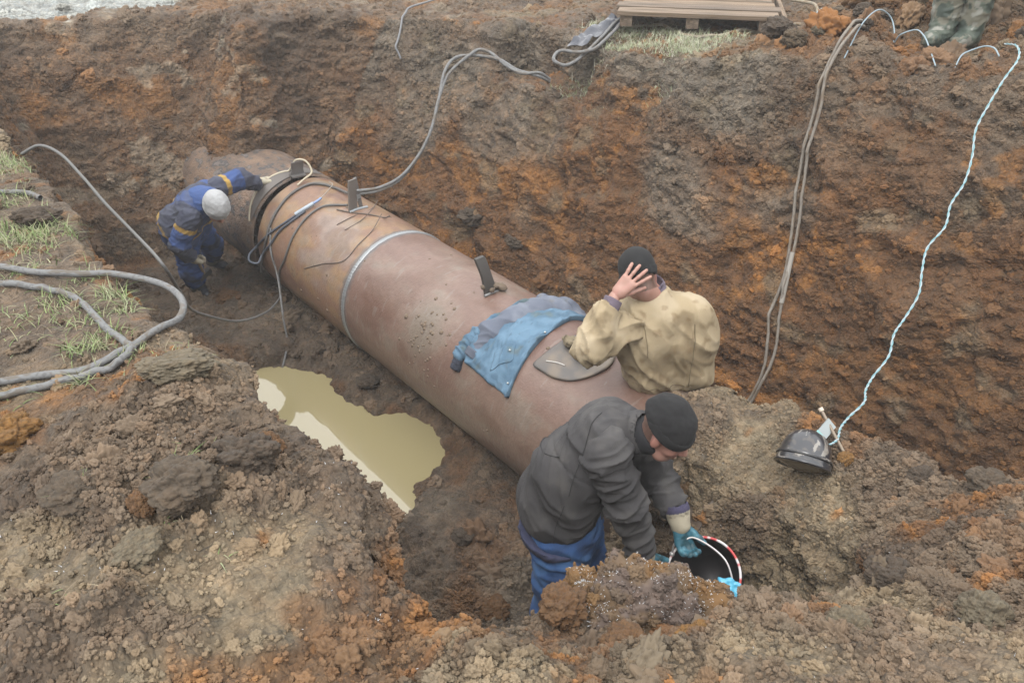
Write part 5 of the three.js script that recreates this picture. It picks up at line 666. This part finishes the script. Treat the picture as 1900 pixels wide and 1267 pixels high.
{ // ---- man in blue overalls at the far end, leaning on the pipe with a hammer
  const F = figure('person in blue overalls with yellow trim and grey hat, leaning on the pipe', V(-2.85, -2.1, -6.85));
  const pel = V(-2.74, -1.37, -6.38), md = V(-2.66, -1.2, -6.24), up = V(-2.52, -1.07, -6.18), nk = V(-2.44, -1.045, -6.15), head = V(-2.335, -1.06, -6.055), shL = V(-2.40, -.99, -6.29), elL = V(-2.24, -.965, -6.46), wrL = V(-2.165, -1.085, -6.64), shR = V(-2.545, -1.12, -6.0), elR = V(-2.67, -1.345, -5.99), wrR = V(-2.655, -1.53, -6.12), kR = V(-2.79, -1.77, -6.38), kL = V(-2.72, -1.72, -6.78), fR = V(-2.84, -2.06, -6.56), fL = V(-2.86, -2.03, -7.05);
  const hq = basis(V(.42, -.75, .5), V(.42, .62, .66));
  F.put('body', joinGeo([sdfMesh([cap(pel, md, .09, .09), cap(md, up, .09, .08, .05), cap(up, nk, .06, .055), cap(shL, elL, .05, .042), cap(elL, wrL, .042, .03), cap(shR, elR, .05, .042), cap(elR, wrR, .042, .03), cap(pel, kR, .09, .06), cap(kR, fR, .055, .04), cap(pel, kL, .09, .06), cap(kL, fL, .055, .04)], .014, { color: flat([.36, .2, .155]) }), sdfMesh([...headPrims(head, hq), cap(V(0, -.06, -.03).applyQuaternion(hq).add(head), nk, .055, .06, .03)], .006, { color: skinColor(head, hq) })]), skinMat);
  const across = shL.clone().sub(shR).normalize(), sd = (v, k) => v.clone().addScaledVector(across, k), sp = up.clone().sub(pel).normalize(), spL = up.clone().sub(pel).length();
  const blue = [.035, .07, .2], navy = [.05, .056, .085], yel = [.36, .23, .055];
  const jc = (x, y, z) => { const p = V(x, y, z), t = p.clone().sub(pel).dot(sp) / spL + .04 * noise(x * 6, y * 6, z * 6), u = p.clone().sub(md).dot(across), n = fbm(x * 10, y * 10, z * 10, 2); const o = t > .56 ? [...navy] : [...blue]; if (t > .49 && t < .58) { o[0] = yel[0]; o[1] = yel[1]; o[2] = yel[2]; } if (t > .7 && u > .19) mixc(o, blue, 1); if (Math.abs(u) < .06 && t > .6) mixc(o, blue, .7); mixc(o, [.1, .11, .14], sstep(.1, .5, n) * .3); mixc(o, [.02, .03, .07], sstep(.1, .5, -n) * .5); return o; };
  const slv = (a, e, w, dark) => (x, y, z) => { const p = V(x, y, z), d = e.clone().sub(a), t = p.clone().sub(a).dot(d) / d.lengthSq(), n = fbm(x * 10, y * 10, z * 10, 2); const o = t < .25 ? [...navy] : t < .42 ? [...yel] : t < .95 ? [...blue] : [...navy]; mixc(o, [.02, .025, .05], sstep(.1, .5, n) * .5); return o; };
  F.put('jacket', joinGeo([sdfMesh([cap(sd(pel, -.08), sd(md, -.1), .155, .155, .05), cap(sd(pel, .08), sd(md, .1), .155, .155, .05), cap(sd(md, -.1), sd(up, -.1), .15, .125, .06), cap(sd(md, .1), sd(up, .1), .15, .125, .06), cap(up, nk, .13, .09, .06), half(pel.clone().addScaledVector(sp, -.12), sp.clone().negate(), .012)], .0105, { disp: fabricFolds(.013, 7, 41), color: jc }), sdfMesh([cap(shL, elL, .09, .078, .04), cap(elL, wrL, .075, .06, .03), half(wrL.clone().lerp(elL, .08), wrL.clone().sub(elL), .006)], .009, { disp: fabricFolds(.011, 9, 3), color: slv(shL, elL) }), sdfMesh([cap(shR, elR, .09, .078, .04), cap(elR, wrR, .075, .06, .03), half(wrR.clone().lerp(elR, .08), wrR.clone().sub(elR), .006)], .009, { disp: fabricFolds(.011, 9, 8), color: (x, y, z) => { const o = slv(shR, elR)(x, y, z); return o; } })]), clothMat(), 'blue and navy jacket with yellow bands');
  F.put('trousers', sdfMesh([cap(V(-2.75, -1.4, -6.4), pel, .15, .15, .04), cap(sd(pel, -.07), kR, .12, .095, .05), cap(kR, mid(kR, fR, .45), .095, .085), cap(sd(pel, .07), kL, .12, .095, .05), cap(kL, mid(kL, fL, .4), .095, .085)], .011, { disp: fabricFolds(.012, 9, 4), color: (x, y, z) => { const n = fbm(x * 9, y * 9, z * 9, 3), o = [.035, .075, .22]; mixc(o, [.02, .03, .07], sstep(0, .4, n)); return o; } }), clothMat());
  [[kR, fR, V(.1, 0, .09)], [kL, fL, V(.12, 0, .06)]].forEach(([k, f, d]) => F.put('rubber_boot', sdfMesh([cap(mid(k, f, .35), f.clone().add(V(0, .02, 0)), .078, .062, .02), cap(f, f.clone().add(d), .052, .045, .03)], .01), std(.025, .03, .045, .35), 'dark rubber boot'));
  const hat = hatGeo(head, hq, [.099, .1, .113], .005, -.16, 2, (x, y, z) => .007 * noise(x * 13, y * 13, z * 13) + .003 * noise(x * 45, y * 45, z * 45)); putHat(F, hat, std(.4, .41, .42, 1, { bumpMap: weave, bumpScale: .004 }), 'light grey knit hat');
  const hood = sdfMesh([cap(nk.clone().add(V(-.05, -.0, -.02)), nk.clone().add(V(.02, .01, .02)), .125, .118, .02), cut(cap(nk.clone().add(V(.03, 0, .03)), nk.clone().add(V(.2, 0, .15)), .09, .12, .01))], .009, { disp: fabricFolds(.006, 10, 2), color: flat([.04, .08, .22]) }); F.put('hood', hood, clothMat());
  const glc = (x, y, z) => { const o = [.38, .35, .27]; mixc(o, [.24, .2, .15], sstep(0, .4, fbm(x * 20, y * 20, z * 20, 2))); return o; };
  F.put('glove', sdfMesh(handPrims(wrL.clone().add(V(.01, .02, -.01)), V(.05, -.005, -.04), V(.1, 1, .2), -1, .4, { fat: .006 }), .006, { color: glc }), paintMat(.95), 'cream work glove');
  const hd = V(-.082, -.41, -.36).normalize(); F.put('glove', sdfMesh(handPrims(wrR.clone(), V(.03, -.06, -.06), V(-.3, .1, .8), 1, .95, { fat: .006 }), .006, { color: glc }), paintMat(.95), 'cream work glove');
  const g0 = V(-2.63, -1.5, -6.14), g1 = V(-2.70, -1.83, -6.42), H = thing('hammer', 'hammer with a worn wooden handle in the gloved right hand', 'hammer', null, g0.toArray()); part(H, 'handle', cableGeo([V(0, .05, .04), V(0, 0, 0), g1.clone().sub(g0)], .014, 20), std(.3, .22, .14, .8)); const hh = part(H, 'head', new THREE.BoxGeometry(.13, .045, .045), std(.1, .1, .1, .5, { metalness: .6 })); hh.position.copy(g1.clone().sub(g0)); hh.rotation.set(.3, .9, .2);
}
{ // ---- person in camouflage boots on the spoil
  const b = toW(2.44, 0, 2.8), gy = groundAt(b.x, b.z), F = figure('person in camouflage rubber boots and trousers standing on the spoil heap', V(b.x, gy, b.z));
  const fwd = V(-.62, 0, .6).normalize(), side = V(.6, 0, .62).normalize().negate(), at = (y, s, f = 0) => V(b.x, gy + y, b.z).addScaledVector(V(.78, 0, .25), s).addScaledVector(fwd, f);
  const hq = basis(V(-.5, -.5, .7), V(0, .9, .3)), head = at(1.66, 0, .06), pel = at(.95, 0), up = at(1.42, 0, .02), shL = at(1.42, -.2), shR = at(1.42, .2), elL = at(1.13, -.25), elR = at(1.13, .25), wrL = at(.88, -.22, .08), wrR = at(.88, .22, .08);
  F.put('body', joinGeo([sdfMesh([cap(pel, up, .13, .13), cap(up, head, .06, .055), cap(shL, elL, .05, .04), cap(elL, wrL, .04, .03), cap(shR, elR, .05, .04), cap(elR, wrR, .04, .03), cap(at(.9, -.09), at(.5, -.1), .08, .06), cap(at(.5, -.1), at(.08, -.1), .06, .045), cap(at(.9, .09), at(.5, .1), .08, .06), cap(at(.5, .1), at(.08, .1), .06, .045)], .016, { color: flat([.36, .2, .155]) }), sdfMesh(headPrims(head, hq), .008, { color: skinColor(head, hq) }), sdfMesh([...handPrims(wrL, V(0, -1, 0), V(-.8, 0, -.2), 1, .3), ...handPrims(wrR, V(0, -1, 0), V(.8, 0, .2), -1, .3)], .006, { color: flat([.36, .2, .155]) })]), skinMat);
  const camo = (k) => (x, y, z) => { const n = fbm(x * 9 * k + 5, y * 9 * k, z * 9 * k, 2), m = fbm(x * 11 * k, y * 11 * k + 8, z * 11 * k, 2), o = [.085, .105, .082]; if (n > .12) { o[0] = .15; o[1] = .145; o[2] = .11; } if (m > .16) { o[0] = .045; o[1] = .062; o[2] = .05; } if (m < -.3) { o[0] = .22; o[1] = .22; o[2] = .19; } return o; };
  for (const s of [-.1, .1]) F.put('rubber_boot', sdfMesh([cap(at(.36, s), at(.1, s), .098, .078, .02), cap(at(.045, s), at(.05, s, .15), .062, .055, .04), half(at(.0, s), V(0, -1, 0), .006), half(at(.4, s), V(0, 1, 0), .006)], .009, { disp: fabricFolds(.007, 9, 2), color: camo(1) }), paintMat(.6), 'baggy camouflage boot');
  F.put('trousers', sdfMesh([cap(pel, at(.88, 0), .16, .16), cap(at(.88, -.085), at(.5, -.1), .12, .1, .04), cap(at(.5, -.1), at(.38, -.1), .1, .115), cap(at(.88, .085), at(.5, .1), .12, .1, .04), cap(at(.5, .1), at(.38, .1), .1, .115)], .013, { disp: fabricFolds(.01, 8, 5), color: camo(.9) }), clothMat());
  F.put('jacket', sdfMesh([cap(at(.86, -.07), at(1.3, -.1), .15, .15, .05), cap(at(.86, .07), at(1.3, .1), .15, .15, .05), cap(up, at(1.5, 0, .03), .13, .08, .05), cap(shL, elL, .085, .075, .04), cap(elL, wrL, .075, .06), cap(shR, elR, .085, .075, .04), cap(elR, wrR, .075, .06), half(at(.8, 0), V(0, -1, 0), .01)], .013, { disp: fabricFolds(.012, 7, 6), color: camo(.8) }), clothMat());
  putHat(F, hatGeo(head, hq, [.095, .095, .11], .015, -.15, 3, () => 0), std(.03, .03, .03, .95));
}

// ---------------------------------------------------------------- loose soil crumbs, grass and straw
{
  const lump = (i, det, amp) => { const g = new THREE.IcosahedronGeometry(1, det), P = g.attributes.position; for (let v = 0; v < P.count; v++) { const x = P.getX(v), y = P.getY(v), z = P.getZ(v), w = Math.max(0, 1 - worley(x * 2.2 + i * 9, y * 2.2, z * 2.2) * 1.6), w2 = det > 4 ? Math.max(0, 1 - worley(x * 5 + i * 5, y * 5, z * 5) * 1.7) : 0, w3 = det > 7 ? Math.max(0, 1 - worley(x * 10 + i * 5, y * 10, z * 10) * 1.7) : 0, k = .6 + .4 * fbm(x * 1.3 + i * 7, y * 1.3, z * 1.3, 2) + amp * (.34 * w + .2 * w2 + .09 * w3); P.setXYZ(v, x * k * lerp(.8, 1.2, (i * .37) % 1), y * k * .8, z * k * lerp(.85, 1.2, (i * .61) % 1)); } const h = weldVerts(g); h.computeVertexNormals(); return h; };
  const geos = [lump(0, 4, 1), lump(1, 4, 1), lump(2, 4, 1), lump(3, 4, 1), lump(4, 11, 1), lump(5, 11, 1), lump(6, 11, 1)];
  const sets = geos.map(() => []), o = [0, 0, 0];
  const strew = (soilSet, n, dens, size) => { const m = soilSet.pos.length / 3; for (let i = 0, t = 0; i < n && t < n * 60; t++) { const v = Math.floor(rnd() * m) * 3, s = soilSet.pos[v], y = soilSet.pos[v + 1], l = soilSet.pos[v + 2]; if (rnd() > dens(s, y, l, soilSet.N[v + 1])) continue; const r = size(s, y, l); const sk = r > .011 ? -.12 : .2; sets[r > .011 ? 4 + Math.floor(rnd() * 3) : Math.floor(rnd() * 4)].push([s + soilSet.N[v] * r * sk, y + soilSet.N[v + 1] * r * sk, l + soilSet.N[v + 2] * r * sk, r, soilSet.col[v], soilSet.col[v + 1], soilSet.col[v + 2]]); i++; } };
  const clump = (s, y, l) => sstep(-.2, .35, fbm(s * 1.4 + 20, y * 1.4, l * 1.4, 2)) * (.35 + .65 * sstep(-.1, .3, noise(s * 4, y * 4, l * 4)));
  const nearDens = (s, y, l) => (y > -1.5 ? 1 - .85 * trodden(s, l) : 1) * (l < -2.0 && s > 2.1 ? .12 : 1) * (.08 + clump(s, y, l)) * (s > -.1 && s < 2.6 && l > -3.3 && l < .45 ? 1 : .02);
  const pw = (a, b, e) => a + (b - a) * Math.pow(rnd(), e);
  strew(nearSoil, 150000, nearDens, () => pw(.0035, .0108, 1.4)); strew(nearSoil, 14000, nearDens, () => pw(.009, .024, 2.2)); strew(nearSoil, 650, nearDens, () => pw(.022, .05, 2.2));
  strew(clodSkin, 2600, () => 1, () => pw(.004, .011, 1.5)); strew(clodSkin, 260, () => 1, () => pw(.011, .026, 1.6));
  const farDens = (s, y, l, ny) => { if (l < -3.6 || s < -.6 || s > 10.5) return 0; if (y < -1.8) return .9 * (.3 + clump(s, y, l)) * (poolDist(s, l) < 0 ? .02 : 1); if (l > 2.05 && s < 3.8) return l < 4.2 ? 1 : .05; if (l < -1.95) return s < 9 ? .18 : .02; if (ny > .75) return .35; return .16 * (.2 + clump(s, y, l)); };
  strew(farSoil, 26000, farDens, () => pw(.005, .017, 1.8)); strew(farSoil, 5500, farDens, () => pw(.015, .045, 2.2)); strew(farSoil, 420, (s, y, l, ny) => (l > 2.05 && s < 3.8) || y < -1.8 || s > 7 ? farDens(s, y, l, ny) : 0, () => pw(.04, .11, 2));
  strew(farSoil, 24000, (s, y, l, ny) => (l > .9 && s > .2 && s < 7 && ny < .8 && y > -1.9) || (s > 6.8 && s < 9 && l < 2.5 && l > -1.9 && ny < .85) ? .3 + .7 * clump(s, y, l) : 0, () => pw(.005, .018, 1.8));
  const mat = new THREE.MeshStandardMaterial({ color: rgb(.98, .98, .98), roughness: .97 }), M = new THREE.Matrix4(), q = new THREE.Quaternion(), e = new THREE.Euler(), c = new THREE.Color();
  sets.forEach((L, i) => { if (!L.length) return; const im = new THREE.InstancedMesh(geos[i], mat, L.length); im.name = numbered('soil_crumbs'); L.forEach(([s, y, l, r, cr, cg, cb], k) => { e.set(rr(0, 6), rr(0, 6), rr(0, 6)); q.setFromEuler(e); M.compose(V(s, y, l), q, V(r * rr(.8, 1.3), r, r * rr(.8, 1.3))); im.setMatrixAt(k, M); const t = rr(.85, 1.12), w = rr(.96, 1.05); c.setRGB(cr * t * w, cg * t, cb * t / w); im.setColorAt(k, c); }); inTrench(im); tag(im, 'loose brown crumbs of soil strewn over banks and floor', 'soil', null, 'stuff'); });
}
{ // grass and straw
  const blade = (n, bend, w) => { const p = [], ix = []; for (let i = 0; i <= n; i++) { const t = i / n, x = bend * t * t, y = t * (1 - .3 * bend * t), ww = w * (1 - t * .92) / 2; p.push(x, y, -ww, x + .002, y, ww); if (i) { const b = i * 2; ix.push(b - 2, b - 1, b, b - 1, b + 1, b); } } const g = new THREE.BufferGeometry(); g.setAttribute('position', new THREE.Float32BufferAttribute(p, 3)); g.setIndex(ix); g.computeVertexNormals(); return g; };
  const geos = [blade(5, .6, .045), blade(5, 1.1, .04), blade(5, .2, .05)], M = new THREE.Matrix4(), q = new THREE.Quaternion(), q2 = new THREE.Quaternion(), c = new THREE.Color(), lists = { grass: [[], [], []], straw: [[], [], []], rime: [[], [], []] };
  const tuft = (x, z, R, n, h, kind, flat) => { for (let i = 0; i < n; i++) { const a = rr(0, 6.283), d = R * Math.sqrt(rnd()), px = x + Math.cos(a) * d, pz = z + Math.sin(a) * d; lists[kind][Math.floor(rnd() * 3)].push([px, groundAt(px, pz) - .004, pz, h * rr(.5, 1.25), flat]); } };
  // green tufts on the left bank and on the wall top by the deck
  for (const [x, z, R, n0, h] of [[-2.57, -4.043, .2, 120, .07], [-2.528, -4.124, .15, 60, .06], [-2.321, -3.539, .12, 80, .07], [-2.077, -3.183, .16, 120, .07], [-1.963, -3.183, .12, 70, .06], [-1.853, -3.295, .08, 40, .07], [-1.442, -2.659, .07, 70, .075], [-1.373, -2.558, .05, 30, .06], [-1.633, -2.598, .07, 35, .05], [-1.495, -2.463, .09, 40, .05], [-1.341, -2.321, .07, 40, .05], [-1.411, -2.255, .06, 40, .06], [-1.011, -2.114, .035, 22, .06], [-1.31, -2.085, .04, 22, .06], [-1.953, -3.025, .1, 40, .06], [-1.203, -2.175, .04, 14, .05], [-1.855, -2.766, .06, 22, .05], [-1.619, -2.766, .05, 16, .05], [-.831, -1.557, .03, 14, .075], [-.812, -1.649, .025, 10, .06], [-1.055, -1.49, .03, 10, .06], [-1.683, -2.463, .1, 20, .05]]) { const n = Math.round(n0 * 2.2); tuft(x, z, R, n, h, 'grass', .75); };
  for (let i = 0; i < 120; i++) { const w = toW(rr(4.0, 5.4), 0, rr(1.95, 2.75)); tuft(w.x, w.z, .16, 34, .075, 'rime', 1.0); tuft(w.x, w.z, .16, 10, .06, 'grass', .9); if (i % 2) tuft(w.x, w.z, .16, 14, .08, 'straw', 1.1); }
  for (let i = 0; i < 150; i++) { const w = toW(rr(2.3, 6.5), 0, rr(-3.6, -2.15)); tuft(w.x, w.z, .12, 7, .06, 'grass', 1.1); tuft(w.x, w.z, .18, 11, .1, 'straw', 1.5); }
  for (let i = 0; i < 70; i++) { const w = toW(rr(.3, 2.4), 0, rr(-3.2, -1.2)); tuft(w.x, w.z, .06, 2, .05, 'straw', 1.2); if (i < 14) tuft(w.x, w.z, .05, 5, .035, 'grass', .8); }
  const cols = { grass: [[.13, .19, .06], [.2, .25, .1], [.27, .3, .17], [.3, .29, .17]], straw: [[.3, .25, .165], [.23, .18, .12], [.17, .125, .085]], rime: [[.36, .38, .26], [.42, .41, .32], [.3, .34, .2]] };
  for (const kind of ['grass', 'straw', 'rime']) lists[kind].forEach((L, i) => { const im = new THREE.InstancedMesh(geos[i], new THREE.MeshStandardMaterial({ color: 0xffffff, roughness: .9, side: THREE.DoubleSide }), L.length); im.name = numbered(kind === 'rime' ? 'frosted_grass' : kind); L.forEach(([x, y, z, h, flat], k) => { q.setFromAxisAngle(V(0, 1, 0), rr(0, 6.283)); q2.setFromAxisAngle(V(0, 0, 1), -rr(.1, 1) * flat); q.multiply(q2); M.compose(V(x, y, z), q, V(h, h, kind !== 'straw' ? Math.max(h, .08) * 1.3 : .05)); im.setMatrixAt(k, M); const s = cols[kind][Math.floor(rnd() * cols[kind].length)], t = rr(.8, 1.15); c.setRGB(s[0] * t, s[1] * t, s[2] * t); im.setColorAt(k, c); }); tag(im, kind === 'grass' ? 'pale frosted grass blades on the banks' : kind === 'rime' ? 'pale frosted turf along the far wall top before the deck' : 'dry straw stalks scattered on the banks', 'grass', null, 'stuff'); });
}

// measured against the photograph, the painted and soil surfaces are this much darker than first set
{ const seen = new Set(); scene.traverse((m) => { if (m.isMesh && m.name !== 'water' && !seen.has(m.material)) { seen.add(m.material); m.material.color.multiplyScalar(.74); } }); }
dress(scene);
renderer.render(scene, camera);
